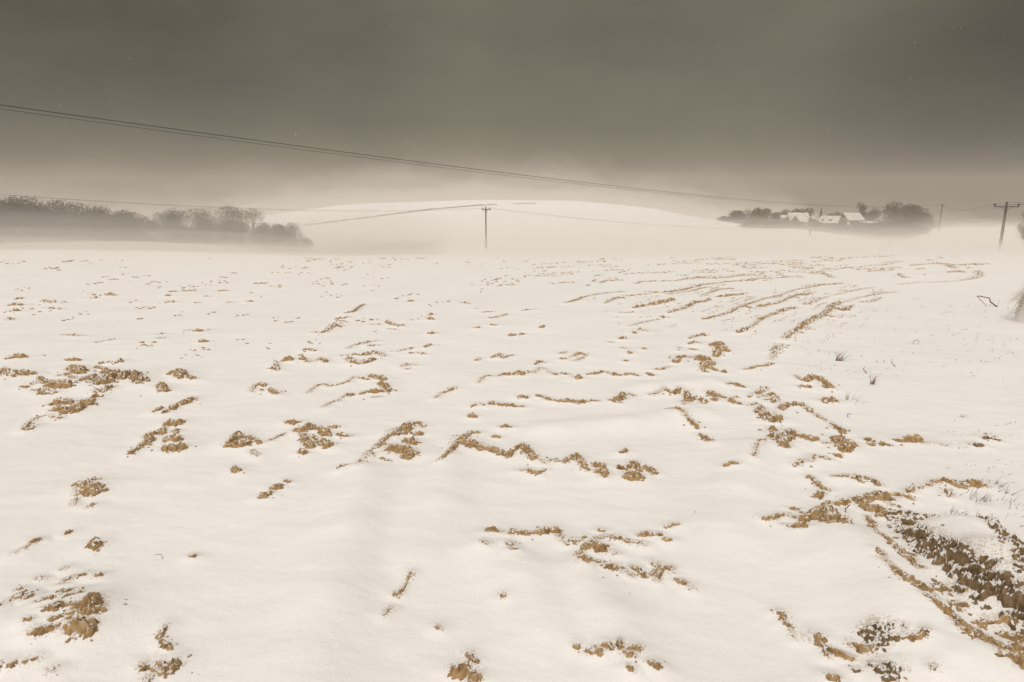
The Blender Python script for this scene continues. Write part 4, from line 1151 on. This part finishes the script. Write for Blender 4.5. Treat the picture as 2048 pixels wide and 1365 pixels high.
tag(_SPARSE['green'].build('sparse_grass', GREEN), 'sparse blades of green grass coming through the snow at the right', 'grass', kind='stuff')
print('ground verts', len(V), 'crumbs', n)

# ------------------------------------------------------------------ the overgrown bank at the right edge
BANK_SNOW = SNOW
bx, bD = spot(2176, 655)
bank = empty('grass_bank', bx)
tag(bank, 'snow-topped bank hung with dry tan grass at the right edge', 'grass bank')
nb = 26
bv, bf = [], []
for i in range(nb + 1):
    th = (i / nb) * math.pi * 0.5
    for j in range(40):
        ph = 2 * math.pi * j / 40
        rr = 0.80 * math.cos(th) ** 0.45
        k = 1 + 0.10 * float(perlin(np.array([3 * math.cos(ph) + 5]), np.array([3 * math.sin(ph) + 2 * th]))[0])
        bv.append((rr * k * math.cos(ph), 1.3 * rr * k * math.sin(ph), -0.12 + 0.98 * math.sin(th) * (1 + 0.08 * math.sin(ph * 2 + 1))))
for i in range(nb):
    for j in range(40):
        bf.append((i * 40 + j, i * 40 + (j + 1) % 40, (i + 1) * 40 + (j + 1) % 40, (i + 1) * 40 + j))
bf.append(tuple(nb * 40 + j for j in range(40)))
mesh_obj('snow_mound', bv, bf, SNOW, bank, True)
gb = MB()
for cl in range(44):
    ph0 = math.pi + rng.uniform(-0.9, 1.3)
    th0 = rng.uniform(0.30, 1.2)
    for _ in range(rng.randint(5, 13)):
        ph = ph0 + rng.gauss(0, 0.05)
        th = th0 + rng.gauss(0, 0.06)
        rr = 0.80 * max(math.cos(th), 0.05) ** 0.45
        q = Vector((rr * math.cos(ph), 1.3 * rr * math.sin(ph), -0.12 + 0.98 * math.sin(th)))
        L = rng.uniform(0.12, 0.34)
        gb.blade(q, Vector((math.cos(ph) * 0.3 + rng.gauss(0, .10), math.sin(ph) * 0.5 + rng.gauss(0, .15), rng.uniform(-0.1, 0.45))), L, rng.uniform(0.004, 0.008),
                 (0.0, rng.uniform(-.03, .03), -L * rng.uniform(0.7, 1.15)))
gb.build('hanging_grass', flat_mat('dry_grass', (0.30, 0.225, 0.12), (0.52, 0.42, 0.27), 9), bank)
tw = MB()
for _ in range(26):
    q = Vector((-0.74 + rng.gauss(0, .04), -0.25 + rng.gauss(0, 0.07), -0.02))
    d = Vector((rng.gauss(-0.1, .4), rng.gauss(0, .3), 1)).normalized()
    L = rng.uniform(0.10, 0.30)
    tw.tube([q, q + d * L * .5, q + d * L + Vector((rng.gauss(0, .03), 0, 0))], [0.0035, 0.003, 0.0015], 4)
tw.build('stems', RUSSET, bank)

# ------------------------------------------------------------------ trees and shrubs
BARK = flat_mat('bark', (0.045, 0.036, 0.024), (0.095, 0.075, 0.05), 3)
CROWN = flat_mat('winter_crown', (0.062, 0.053, 0.028), (0.135, 0.116, 0.068), 0.5)
CROWN_P = flat_mat('pale_crown', (0.065, 0.055, 0.031), (0.13, 0.112, 0.067), 0.5)
HAZED = flat_mat('hazed_crown', (0.14, 0.12, 0.09), (0.24, 0.21, 0.17), 0.5)  # haze fading of the far trees painted in as a paler crown colour
HEDGE = flat_mat('hazed_hedge', (0.13, 0.11, 0.08), (0.24, 0.21, 0.17), 0.5)  # hedge colour itself paled to stand in for haze before the hill
CONIF = flat_mat('conifer', (0.018, 0.022, 0.012), (0.045, 0.048, 0.026), 0.6)


def leaves(centres, radii, n, size, seed):
    """many small leaf and twig faces spread through a set of clumps"""
    r = np.random.RandomState(seed)
    k = r.randint(len(centres), size=n)
    d = r.normal(size=(n, 3))
    d /= np.linalg.norm(d, axis=1)[:, None]
    rad = r.rand(n) ** 0.42 * (1 + 0.05 * r.normal(size=n))
    P = centres[k] + d * rad[:, None] * radii[k]
    a = r.normal(size=(n, 3))
    a /= np.linalg.norm(a, axis=1)[:, None]
    b = np.cross(a, r.normal(size=(n, 3)))
    b /= np.linalg.norm(b, axis=1)[:, None]
    s = size * r.uniform(0.5, 1.4, (n, 1))
    Vt = np.stack([P - a * s, P + b * s * 0.5, P + a * s, P - b * s * 0.35], 1).reshape(-1, 3)
    Ft = np.arange(n * 4).reshape(n, 4)
    return Vt, Ft


_tree_n = [0]


def tree(name, label, cat, px, ytop, hw, r, mat=CROWN, bushy=0.1, n=2600, group=None, shape='round', base_drop=0.3):
    _tree_n[0] += 1
    rs = np.random.RandomState(100 + _tree_n[0])
    b = foot(px, 480, r)
    top = at_range(px, ytop, r)
    H = top.z - b.z + base_drop
    W = hw * r / F_PX
    root = empty(name, (b.x, b.y, b.z - base_drop))
    tag(root, label, cat, group)
    t = MB()
    rt = 0.028 * H + 0.04
    hgt = H * (0.75 if shape != 'cone' else 0.96)
    pts_ = [(0, 0, -0.3)]
    for i in range(1, 6):
        pts_.append((rs.normal(0, .012) * H, rs.normal(0, .012) * H, hgt * i / 5))
    t.tube(pts_, [rt * (1 - 0.8 * i / 5) for i in range(6)], 7)
    cs, ra = [], []
    if shape == 'cone':
        for i in range(11):
            f = i / 10
            for _ in range(3):
                a = rs.rand() * 6.28
                q = W * (1 - f) * 0.45
                cs.append((q * math.cos(a), q * math.sin(a), H * (0.08 + 0.88 * f)))
                ra.append((W * (1 - f) * 0.62 + 0.1, W * (1 - f) * 0.62 + 0.1, H * 0.07))
    else:
        for i in range(15):
            a = rs.rand() * 6.28
            f = bushy + (0.94 - bushy) * rs.rand()
            prof = math.sqrt(max(0.05, 1 - ((f - 0.45) / 0.58) ** 2))
            q = W * prof * rs.uniform(0.2, 0.72)
            c_ = np.array([q * math.cos(a), q * math.sin(a), H * f * 0.9])
            rr = max(0.25 * W, W * rs.uniform(0.28, 0.48))
            c_[2] = min(c_[2], H - rr * 0.85)
            cs.append(c_)
            ra.append((rr, rr, rr * 0.85))
            # a limb up to each clump
            h0 = min(hgt * 0.8, max(0.1 * H, c_[2] * 0.55))
            t.tube([(0, 0, h0), (c_[0] * 0.5, c_[1] * 0.5, h0 + (c_[2] - h0) * 0.6), tuple(c_)], [rt * 0.35, rt * 0.22, rt * 0.08], 5)
            for _ in range(4):
                d_ = rs.normal(size=3)
                d_[2] = abs(d_[2])
                d_ = d_ / np.linalg.norm(d_) * rr * rs.uniform(0.6, 0.95)
                t.tube([tuple(c_), tuple(c_ + d_ * 0.5), tuple(c_ + d_)], [rt * 0.08, rt * 0.06, rt * 0.03], 4)
        cs.append(np.array([0, 0, H * 0.5]))
        ra.append((W * 0.6, W * 0.6, H * 0.36))
        cs.append(np.array([0, 0, H - W * 0.42]))
        ra.append((W * 0.42, W * 0.42, W * 0.42))
        for a in (0.3, 2.4, 4.5):
            cs.append(np.array([0.5 * W * math.cos(a), 0.5 * W * math.sin(a), H * 0.22]))
            ra.append((W * 0.55, W * 0.55, H * 0.24))
    t.build('trunk', BARK, root, True)
    Vt, Ft = leaves(np.array(cs, float), np.array(ra, float), n, max(0.020 * W, 0.06) * 1.15 * (1 + max(0, r - 100) / 260), 500 + _tree_n[0])
    Vt[:, 2] = np.maximum(Vt[:, 2], 0.0)
    np_mesh('crown', Vt, Ft, mat, False, root)
    return root


LW = 'trees of the hazy wood on the left'
for px, yt, hw, r, lab in [
    (18, 398, 58, 108, 'hazy rounded tree at the left edge of the wood'),
    (72, 391, 58, 112, 'tallest hazy tree of the left wood'),
    (132, 398, 55, 116, 'hazy tree right of the tallest one in the left wood'),
    (192, 406, 52, 112, 'hazy tree on the long slope of the left wood, fourth from the left'),
    (246, 419, 46, 110, 'lower hazy tree towards the gap in the left wood'),
    (288, 433, 34, 113, 'small hazy tree at the left rim of the gap in the wood'),
    (343, 420, 30, 118, 'hazy tree at the right rim of the gap in the wood'),
    (376, 414, 38, 116, 'taller hazy tree just right of the gap in the wood'),
    (414, 427, 36, 113, 'hazy tree stepping down to the right in the wood'),
    (452, 436, 30, 110, 'round hazy bush tree below the faint far trees'),
    (486, 444, 28, 108, 'low hazy bush tree, third from the right end of the wood'),
    (524, 444, 30, 106, 'low rounded hazy tree near the right end of the wood'),
    (562, 447, 28, 105, 'low hazy tree with a flat top near the right end'),
    (592, 445, 30, 104, 'last rounded hazy tree at the right end of the wood'),
]:
    tree('hazy_tree', lab, 'tree', px, yt, hw * 1.2, r, CROWN, 0.0, 18000, LW, base_drop=0.5)
for px, yt, hw, r, lab in [
    (425, 411, 40, 150, 'faintest far tree behind the gap side of the left wood'),
    (468, 408, 46, 152, 'faint far tree with a small raised tuft behind the wood'),
    (506, 414, 40, 148, 'faint far tree nearest the snowy hill behind the wood'),
]:
    tree('far_tree', lab, 'tree', px, yt, hw, r, HAZED, 0.0, 8000, 'faint trees behind the left wood')
FG = 'trees round the farm'
for px, yt, hw, r, lab, sh, m_ in [
    (1447, 432, 16, 345, 'lowest pale tree at the left end of the farm trees', 'round', CROWN_P),
    (1474, 421, 24, 340, 'pale twiggy tree left of the dark rounded farm tree', 'round', CROWN_P),
    (1515, 413, 30, 335, 'dark rounded tree left of the farmhouse', 'round', CROWN),
    (1546, 424, 20, 330, 'tree filling in left of the front gable house', 'round', CROWN),
    (1568, 417, 17, 345, 'small round tree behind the left end of the gable house', 'round', CROWN),
    (1601, 416, 28, 345, 'wide round tree behind the gable house', 'round', CROWN),
    (1637, 417, 9, 325, 'slim pointed conifer between the two houses', 'cone', CONIF),
    (1666, 423, 24, 345, 'pale twiggy tree behind the house with roof windows', 'round', CROWN_P),
    (1713, 404, 17, 340, 'dark dense dome-shaped evergreen above the barn roof', 'round', CONIF),
    (1742, 414, 20, 335, 'tree right of the dome-shaped evergreen', 'round', CROWN),
    (1782, 403, 40, 325, 'biggest hazy tree right of the barn', 'round', CROWN_P),
    (1818, 408, 36, 328, 'second biggest hazy tree, right of the biggest one by the barn', 'round', CROWN_P),
    (1846, 426, 24, 322, 'rightmost hazy tree of the farm group', 'round', CROWN_P),
]:
    tree('dome_evergreen' if 'dome' in lab else ('conifer' if sh == 'cone' else 'farm_tree'), lab, 'tree', px, yt, hw, r, m_, 0.0, 9000, FG, sh)
for px, yt, hw, r, lab in [
    (1500, 438, 26, 275, 'low scrub in front of the dark rounded farm tree'),
    (1545, 441, 26, 268, 'low scrub left of the front gable'),
    (1588, 442, 26, 262, 'low scrub right below the front gable'),
    (1570, 433, 11, 272, 'small bush in front of the low wing of the farmhouse'),
    (1617, 434, 9, 275, 'small bush hiding the right end of the gable house'),
    (1634, 441, 24, 258, 'low scrub in front of the gap between the houses'),
    (1684, 436, 9, 270, 'round bush in front of the house with roof windows'),
    (1668, 445, 30, 250, 'low scrub below the house with roof windows'),
    (1715, 442, 30, 245, 'scrub below the barn roof'),
    (1772, 442, 38, 245, 'tall hazy scrub below the biggest farm tree'),
    (1822, 450, 36, 250, 'hazy scrub at the right foot of the farm trees'),
]:
    tree('scrub_bush', lab, 'bush', px, yt, hw, r, CROWN_P, 0.0, 7000, 'scrub in front of the farm', base_drop=0.4)

# bare shrub coming in at the right edge
sp = foot(2074, 500, 80)
sh_ = empty('bare_shrub', sp)
tag(sh_, 'tall bare twiggy shrub cut by the right edge, behind the grass bank', 'shrub')
st, tg = MB(), MB()
for _ in range(34):
    a = rng.uniform(0, 6.28)
    d = Vector((math.cos(a) * rng.uniform(.2, .9), math.sin(a) * rng.uniform(.2, .9), 1)).normalized()
    L = rng.uniform(2.2, 4.3)
    p0 = Vector((rng.gauss(0, .3), rng.gauss(0, .3), -0.2))
    p1 = p0 + d * L * .5 + Vector((rng.gauss(0, .15), rng.gauss(0, .15), 0))
    p2 = p0 + d * L
    st.tube([p0, p1, p2], [0.025, 0.016, 0.006], 5)
    for _ in range(40):
        t = rng.uniform(0.15, 1)
        q = p0.lerp(p1, t * 2) if t < .5 else p1.lerp(p2, t * 2 - 1)
        e = (d + Vector((rng.gauss(0, .7), rng.gauss(0, .7), rng.gauss(0, .5)))).normalized()
        l = rng.uniform(.3, .9)
        tg.tube([q, q + e * l * .5, q + e * l + Vector((0, 0, .06))], [0.012, 0.009, 0.004], 4)
st.build('stem', BARK, sh_)
tg.build('twigs', CROWN_P, sh_)

# hedges crossing the far hill


def hedge(pts_px, label, hh, n):
    P = []
    for x, y in pts_px:
        q = hit(x, y + 1.0)[0]
        P.append(Vector((q[0], q[1], q[2])))
    o = P[0].copy()
    cs, ra = [], []
    for a, b in zip(P, P[1:]):
        m = max(2, int((b - a).length / (hh * 1.2)))
        for i in range(m):
            c_ = a.lerp(b, i / m) - o
            k = rng.uniform(0.6, 1.25)
            if rng.random() < 0.12:
                continue
            z = float(land(np.array([c_.x + o.x]), np.array([c_.y + o.y]))[0]) - o.z
            cs.append((c_.x, c_.y, z + hh * 0.4 * k))
            ra.append((hh * 0.9, hh * 0.9, hh * 0.6 * k))
    Vt, Ft = leaves(np.array(cs), np.array(ra), n, 0.16, 77)
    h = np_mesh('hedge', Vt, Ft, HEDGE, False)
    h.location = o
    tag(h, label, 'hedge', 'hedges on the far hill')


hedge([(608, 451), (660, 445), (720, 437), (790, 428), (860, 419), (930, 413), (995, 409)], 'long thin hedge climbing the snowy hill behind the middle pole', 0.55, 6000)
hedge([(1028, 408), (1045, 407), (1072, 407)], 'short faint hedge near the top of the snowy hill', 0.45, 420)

# ------------------------------------------------------------------ the farm
WALL = flat_mat('stone_wall', (0.11, 0.085, 0.06), (0.17, 0.13, 0.095), 1.5)
TIMBER = flat_mat('dark_timber', (0.06, 0.047, 0.034), (0.10, 0.08, 0.058), 1.0)
ROOFSNOW = flat_mat('roof_snow', (0.42, 0.395, 0.365), (0.70, 0.68, 0.65), 0.9)
GLASS = flat_mat('window_glass', (0.03, 0.03, 0.03), (0.05, 0.05, 0.05), 1.0, 0.15)
BRICK = flat_mat('chimney_brick', (0.14, 0.08, 0.055), (0.20, 0.12, 0.08), 4.0)


def gable(L, Dp, wh, rh, drop=3.0, x0=0.0, y0=0.0, th=0.25, over=0.3, axis='x'):
    """walls and snowy roof of a gabled block; ridge along local x (or y)"""
    w, r = MB(), MB()
    a, b = L / 2, Dp / 2

    def T(p):
        return (p[0] + x0, p[1] + y0, p[2]) if axis == 'x' else (-p[1] + x0, p[0] + y0, p[2])
    w.add([T(p) for p in [(-a, -b, -drop), (a, -b, -drop), (a, b, -drop), (-a, b, -drop), (-a, -b, wh), (a, -b, wh), (a, b, wh), (-a, b, wh),
                          (-a, 0, wh + rh), (a, 0, wh + rh)]],
          [(0, 1, 5, 4), (1, 2, 6, 9, 5), (2, 3, 7, 6), (3, 0, 4, 8, 7), (4, 5, 9, 8), (6, 7, 8, 9), (3, 2, 1, 0)])
    s = rh / b
    A, B = a + over, b + over
    e = wh - over * s + 0.03
    t = wh + rh + 0.03
    r.add([T(p) for p in [(-A, -B, e), (A, -B, e), (A, 0, t), (-A, 0, t), (-A, B, e), (A, B, e),
                          (-A, -B, e + th), (A, -B, e + th), (A, 0, t + th), (-A, 0, t + th), (-A, B, e + th), (A, B, e + th)]],
          [(0, 3, 2, 1), (3, 4, 5, 2), (6, 7, 8, 9), (9, 8, 11, 10), (0, 1, 7, 6), (4, 10, 11, 5), (1, 2, 8, 7), (2, 5, 11, 8), (0, 6, 9, 3), (3, 9, 10, 4)])
    return w, r


def house_root(name, label, px, yridge, r, total_h, turn=0.0, cat='house'):
    p = at_range(px, yridge, r)
    az = math.atan2(p.x, p.y)
    o = empty(name, (p.x, p.y, p.z - total_h), -az + turn)
    tag(o, label, cat)
    return o


def window(parent, x, y, z, w, h, face=-1):
    f = MB()
    f.box(x - w / 2, x + w / 2, y - 0.06, y + 0.02, z, z + h)
    fo = f.build('window', ROOFSNOW, parent)
    g = MB()
    g.box(x - w / 2 + .1, x + w / 2 - .1, y - 0.085, y - 0.05, z + .1, z + h - .1)
    g.build('pane', GLASS, fo)


# farmhouse with a cross gable and a low wing on its left
h1 = house_root('farmhouse', 'snow-roofed farmhouse with a dark front gable, left of the farm', 1596, 427, 300, 6.6, R_(10))
w, r_ = gable(7.4, 8.0, 3.3, 3.3)
w.build('wall', WALL, h1)
ro = r_.build('roof', ROOFSNOW, h1)
cb = MB()
cb.box(1.6, 2.3, -0.35, 0.35, 6.2, 7.3)
cb.build('chimney', BRICK, ro)
w, r_ = gable(5.0, 4.6, 2.9, 2.7, x0=-2.1, y0=-4.6, axis='y', over=0.12, th=0.14)
w.build('front_gable', TIMBER, h1)
r_.build('gable_roof', ROOFSNOW, h1)
w, r_ = gable(3.0, 4.6, 4.6, 1.0, x0=-5.1, y0=0.4, over=0.1)
w.build('side_wing', WALL, h1)
r_.build('wing_roof', ROOFSNOW, h1)
for x in (-3.1, -1.1):
    window(h1, x, -7.12, 0.9, 1.0, 1.3)
window(h1, 2.2, -4.03, 1.0, 1.1, 1.3)
# house with two roof windows and a cross gable at its right end
h2 = house_root('cottage', 'snow-roofed house with two dark roof windows, middle of the farm', 1662, 433, 295, 5.6, R_(-16))
w, r_ = gable(7.2, 7.0, 3.0, 2.6, over=0.15, th=0.16)
w.build('wall', WALL, h2)
r_.build('roof', ROOFSNOW, h2)
for x in (-2.3, 0.5):
    m = MB()
    m.add([(x - .5, -2.62, 3.62), (x + .5, -2.62, 3.62), (x + .5, -1.72, 4.32), (x - .5, -1.72, 4.32),
           (x - .5, -2.76, 3.82), (x + .5, -2.76, 3.82), (x + .5, -1.86, 4.52), (x - .5, -1.86, 4.52)],
          [(0, 3, 2, 1), (4, 5, 6, 7), (0, 1, 5, 4), (1, 2, 6, 5), (2, 3, 7, 6), (3, 0, 4, 7)])
    m.build('roof_window', GLASS, h2)
w, r_ = gable(4.4, 4.0, 2.5, 2.3, x0=5.3, y0=-1.2, axis='y', over=0.1, th=0.14)
w.build('front_gable', TIMBER, h2)
r_.build('gable_roof', ROOFSNOW, h2)
window(h2, 5.3, -3.42, 0.8, 1.0, 1.3)
# barn turned a little, its dark gable to the left
h3 = house_root('barn', 'big barn with the brightest slanted snowy roof, right of the houses', 1703, 426, 312, 7.6, R_(31), 'barn')
w, r_ = gable(7.0, 8.6, 4.6, 2.8, over=0.12, th=0.18)
w.build('wall', TIMBER, h3)
r_.build('roof', ROOFSNOW, h3)
# low sheds
h4 = house_root('shed', 'low shed with a long flat snowy roof, right below the barn', 1738, 443, 298, 3.0, R_(8), 'shed')
w, r_ = gable(6.0, 3.4, 2.3, 0.6, over=0.1, th=0.14)
w.build('wall', TIMBER, h4)
r_.build('roof', ROOFSNOW, h4)
h5 = house_root('outbuilding', 'small snow-roofed outbuilding between the farmhouse and the slim conifer', 1622, 434, 322, 3.6, R_(-6), 'shed')
w, r_ = gable(3.6, 3.0, 2.6, 0.8, over=0.1, th=0.14)
w.build('wall', WALL, h5)
r_.build('roof', ROOFSNOW, h5)

# ------------------------------------------------------------------ poles and wires
POLE = flat_mat('pole_wood', (0.075, 0.055, 0.035), (0.14, 0.105, 0.07), 4.0)
STEEL = flat_mat('galvanised_steel', (0.07, 0.065, 0.055), (0.11, 0.10, 0.09), 4.0, 0.5)
PORC = flat_mat('insulator_glaze', (0.03, 0.022, 0.016), (0.06, 0.045, 0.032), 4.0, 0.3)
WIRE = flat_mat('wire', (0.012, 0.011, 0.010), (0.02, 0.018, 0.016), 4.0, 0.6)


def pole(label, px, ytop, r, arm, turn, rad=0.16, three=True, base_y=495, extra=0.0):
    top = at_range(px, ytop, r)
    f = foot(px, base_y, r)
    az = math.atan2(top.x, top.y)
    root = empty('utility_pole', (top.x, top.y, f.z), -az + turn)
    tag(root, label, 'utility pole', 'wooden utility poles')
    H = top.z - f.z
    m = MB()
    m.tube([(0, 0, -1.2), (0, 0, H * .5), (0, 0, H - 0.25)], [rad * 1.15, rad, rad * .82], 10)
    m.build('post', POLE, root, True)
    at = []
    if arm:
        m = MB()
        m.box(-arm / 2, arm / 2, -rad - 0.10, -rad + 0.02, H - 0.62, H - 0.48)
        m.build('crossarm', STEEL, root)
        for s in (-1, 1):
            m = MB()
            m.tube([(s * arm * .22, -rad - .04, H - .60), (0.02 * s, -rad - .02, H - 1.15)], [.035, .035], 5)
            m.build('brace', STEEL, root)
        for x in ((-arm / 2 + .1, 0, arm / 2 - .1) if three else (-arm / 2 + .1, arm / 2 - .1)):
            z0 = H - 0.48 if x else H - 0.26
            m = MB()
            m.tube([(x, -rad * (x != 0), z0), (x, -rad * (x != 0), z0 + .10), (x, -rad * (x != 0), z0 + .11), (x, -rad * (x != 0), z0 + .24), (x, -rad * (x != 0), z0 + .30)],
                   [.035, .035, .14, .12, .06], 8)
            m.build('insulator', PORC, root, True)
            q = Euler((0, 0, -az + turn)).to_matrix() @ Vector((x, -rad * (x != 0), z0 + .27))
            at.append(q + root.location)
    return root, at


P_mid, A_mid = pole('pole with a crossarm standing alone before the snowy hill', 971.5, 414, 128, 2.0, R_(38), 0.15)
P_rt, A_rt = pole('thick pole with three insulators near the right edge', 2014, 405, 105, 2.6, R_(6), 0.17)
P_far, A_far = pole('faint far pole right of the farm trees', 1885, 408, 262, 2.2, R_(72), 0.17)
P_lf, A_lf = pole('pole at the left edge of the picture, mostly out of view', -19, 384, 82, 2.0, R_(84), 0.16)
P_pt, A_pt = pole('short faint pole on the slope below the farm', 1620, 459, 205, 1.2, R_(55), 0.10, False)


def wire(label, a, b, rad, sag, n=40):
    pts_ = []
    for i in range(n + 1):
        s = i / n
        pts_.append(a.lerp(b, s) - a - Vector((0, 0, sag * 4 * s * (1 - s))))
    m = MB()
    m.tube(pts_, [rad] * (n + 1), 5)
    o = m.build('overhead_wire', WIRE, smooth=True)
    o.location = a
    tag(o, label, 'wire', 'overhead wires')
    return o


def proj(p):
    d = p - Vector((0, 0, CAM_Z))
    fw = d.y * CP - d.z * SP
    up = d.y * SP + d.z * CP
    return 1024 + F_PX * d.x / fw, 682.5 - F_PX * up / fw


def fit_sag(a, b, px, py):
    """sag for which the wire passes the given pixel"""
    lo, hi = -2.0, 14.0
    for _ in range(40):
        sg = (lo + hi) / 2
        ys = [proj(a.lerp(b, s) - Vector((0, 0, sg * 4 * s * (1 - s)))) for s in np.linspace(0, 1, 200)]
        y = float(np.interp(px, [q[0] for q in ys], [q[1] for q in ys]))
        if y < py:
            lo = sg
        else:
            hi = sg
    return sg


a1, a2 = at_range(-300, 168, 46), at_range(-300, 176.5, 46.8)
wire('upper and darker of the two long wires slanting down across the sky', a1, A_far[0], 0.021, fit_sag(a1, A_far[0], 1000, 345), 60)
wire('lower and thinner of the two long wires slanting down across the sky', a2, A_far[2], 0.013, fit_sag(a2, A_far[2], 1000, 350), 60)
wire('faint level wire from the far pole to the three-insulator pole', A_far[0], A_rt[0], 0.016, 1.2)
wire('faint second level wire from the far pole to the three-insulator pole', A_far[2], A_rt[2], 0.013, 1.4)
b1, b2, b3 = at_range(2260, 392, 78), at_range(2280, 392, 78), at_range(2300, 392, 78)
for k_, (p_, q_) in enumerate(((A_rt[0], b1), (A_rt[1], b2), (A_rt[2], b3))):
    wire(['left', 'middle', 'right'][k_] + ' short wire leaving the three-insulator pole to the right', p_, q_, 0.012, 0.3, 12)
wire('thin nearer wire from the left edge to the lone middle pole', A_lf[0], A_mid[0], 0.009, 1.0)
wire('thin farther wire from the left edge to the lone middle pole', A_lf[2], A_mid[2], 0.007, 1.1)
wire('very faint nearer wire falling from the middle pole towards the short pole', A_mid[0], A_pt[0], 0.011, 1.2)
wire('very faint farther wire falling from the middle pole towards the short pole', A_mid[2], A_pt[1], 0.009, 1.3)

# ------------------------------------------------------------------ snowflakes in the air, past counting
FLAKE, N_, L_, P_ = new_mat('snowflake')
P_.inputs['Base Color'].default_value = (0.9, 0.9, 0.88, 1)
P_.inputs['Roughness'].default_value = 0.6
P_.inputs['Alpha'].default_value = 0.34          # loose, mostly hollow crystals
fr = np.random.RandomState(21)
nf = 15000
dist = fr.uniform(2.4, 16, nf)
faz = fr.uniform(-math.pi, math.pi, nf)
fz = fr.uniform(0.15, 1, nf) * (CAM_Z + 0.34 * dist)
fs = (0.0010 + 0.0022 * fr.rand(nf) ** 2.0) * (0.6 + 0.06 * dist)
_OCT = np.array([(1, 0, 0), (-1, 0, 0), (0, 1, 0), (0, -1, 0), (0, 0, 1), (0, 0, -1)], float)
_OCF = np.array([(0, 2, 4), (2, 1, 4), (1, 3, 4), (3, 0, 4), (2, 0, 5), (1, 2, 5), (3, 1, 5), (0, 3, 5)])
fc = np.column_stack([dist * np.sin(faz), dist * np.cos(faz), fz])
st_ = np.array([1.5, 1.0, 0.8])
VF = (fc[:, None] + (_OCT * st_)[None] * fs[:, None, None] * fr.uniform(0.7, 1.3, (nf, 6, 1))).reshape(-1, 3)
FF = (_OCF[None] + (np.arange(nf) * 6)[:, None, None]).reshape(-1, 3)
tag(np_mesh('snowflakes', VF, FF, FLAKE), 'small white snowflakes blowing through the air', 'snowflakes', kind='stuff')

# ------------------------------------------------------------------ haze of blowing snow


def vol_mat(name, density, colour=(0.84, 0.79, 0.72)):
    m = bpy.data.materials.new(name)
    m.use_nodes = True
    N, L = m.node_tree.nodes, m.node_tree.links
    N.clear()
    o = N.new('ShaderNodeOutputMaterial')
    v = N.new('ShaderNodeVolumePrincipled')
    v.inputs['Color'].default_value = (*colour, 1)
    v.inputs['Density'].default_value = density
    v.inputs['Anisotropy'].default_value = 0.0
    L.new(v.outputs[0], o.inputs['Volume'])
    return m


hb = MB()
hb.box(-950, 950, -950, 950, float(GZ.min()) - 1.0, 36.0)
haze = hb.build('haze', vol_mat('haze_air', HAZE := 0.00055))
tag(haze, kind='stuff')


def drift_layer(height, density, r0, r1, a0, a1, label, ramp=0.9, colour=(0.86, 0.815, 0.75)):
    """a closed low layer of spindrift that follows the land"""
    na, nn = 150, 70
    aa = np.linspace(a0, a1, na)
    rr = np.exp(np.linspace(math.log(r0), math.log(r1), nn))
    A, Rg = np.meshgrid(aa, rr)
    X, Y = Rg * np.sin(A), Rg * np.cos(A)
    base = land(X.ravel(), Y.ravel()).reshape(X.shape)
    fa = np.clip(np.minimum(A - a0, a1 - A) / R_(7), 0, 1)
    fr_ = np.clip(np.log(Rg / r0) / ramp, 0, 1) * np.clip(np.log(r1 / Rg) / 0.25, 0, 1)
    f = fa * fr_
    f = f * f * (3 - 2 * f)
    up = height * f * (np.maximum(0.15, 1 + 0.6 * fbm(X * 0.02 + height, Y * 0.02 + 5, 3) + 0.55 * fbm(X * 0.075 - height, Y * 0.075, 3)))
    top = base + up
    bot = base - 0.9
    V = np.vstack([np.column_stack([X.ravel(), Y.ravel(), top.ravel()]), np.column_stack([X.ravel(), Y.ravel(), bot.ravel()])])
    m = na * nn
    F = []
    for i in range(nn - 1):
        for j in range(na - 1):
            a = i * na + j
            F.append((a, a + 1, a + na + 1, a + na))
            F.append((m + a, m + a + na, m + a + na + 1, m + a + 1))
    for j in range(na - 1):
        F.append((j, m + j, m + j + 1, j + 1))
        a = (nn - 1) * na + j
        F.append((a, a + 1, m + a + 1, m + a))
    for i in range(nn - 1):
        a = i * na
        F.append((a, a + na, m + a + na, m + a))
        a = i * na + na - 1
        F.append((a, m + a, m + a + na, a + na))
    o = np_mesh('blowing_snow', V, np.array(F), vol_mat('spindrift', density, colour))
    tag(o, label, 'blowing snow', kind='stuff')


PALE = (0.945, 0.905, 0.85)
DRIFT_LAYERS = [
    (0.7, 0.0160, 11, 300, -R_(60), R_(60), 'lowest thin sheet of snow blowing over the field', 0.9, PALE),
    (1.7, 0.0058, 16, 320, -R_(61), R_(61), 'knee-high veil of snow blowing over the field', 0.9, PALE),
    (3.2, 0.0026, 25, 350, -R_(62), R_(62), 'veil of blowing snow over the dip beyond the field', 0.9, PALE),
    (4.8, 0.0014, 31, 360, -R_(63), R_(40), 'pole-high veil of blowing snow over the dip', 0.9, PALE),
    (7.0, 0.0006, 37, 370, -R_(64), R_(34), 'tall soft veil of blowing snow before the wood'),
    (3.6, 0.0012, 60, 190, -R_(74), -R_(6), 'low soft cloud of blowing snow before the left wood', 0.5, PALE),
    (6.5, 0.0010, 52, 190, -R_(76), -R_(4), 'soft cloud of blowing snow before the left wood', 0.7, PALE),
    (11.0, 0.0019, 46, 190, -R_(78), -R_(2), 'high soft cloud of blowing snow before the left wood', 0.9, PALE),
    (9.0, 0.0035, 338, 640, -R_(66), R_(30), 'veil of snow blowing off the crown of the far hill', 0.16, PALE),
    (17.0, 0.0022, 346, 660, -R_(67), R_(29), 'high thin plume of snow above the far hill', 0.18, PALE),
    (28.0, 0.0012, 360, 680, -R_(68), R_(28), 'highest thin plume of snow above the far hill', 0.20, PALE),
]
for a in DRIFT_LAYERS:
    drift_layer(*a)
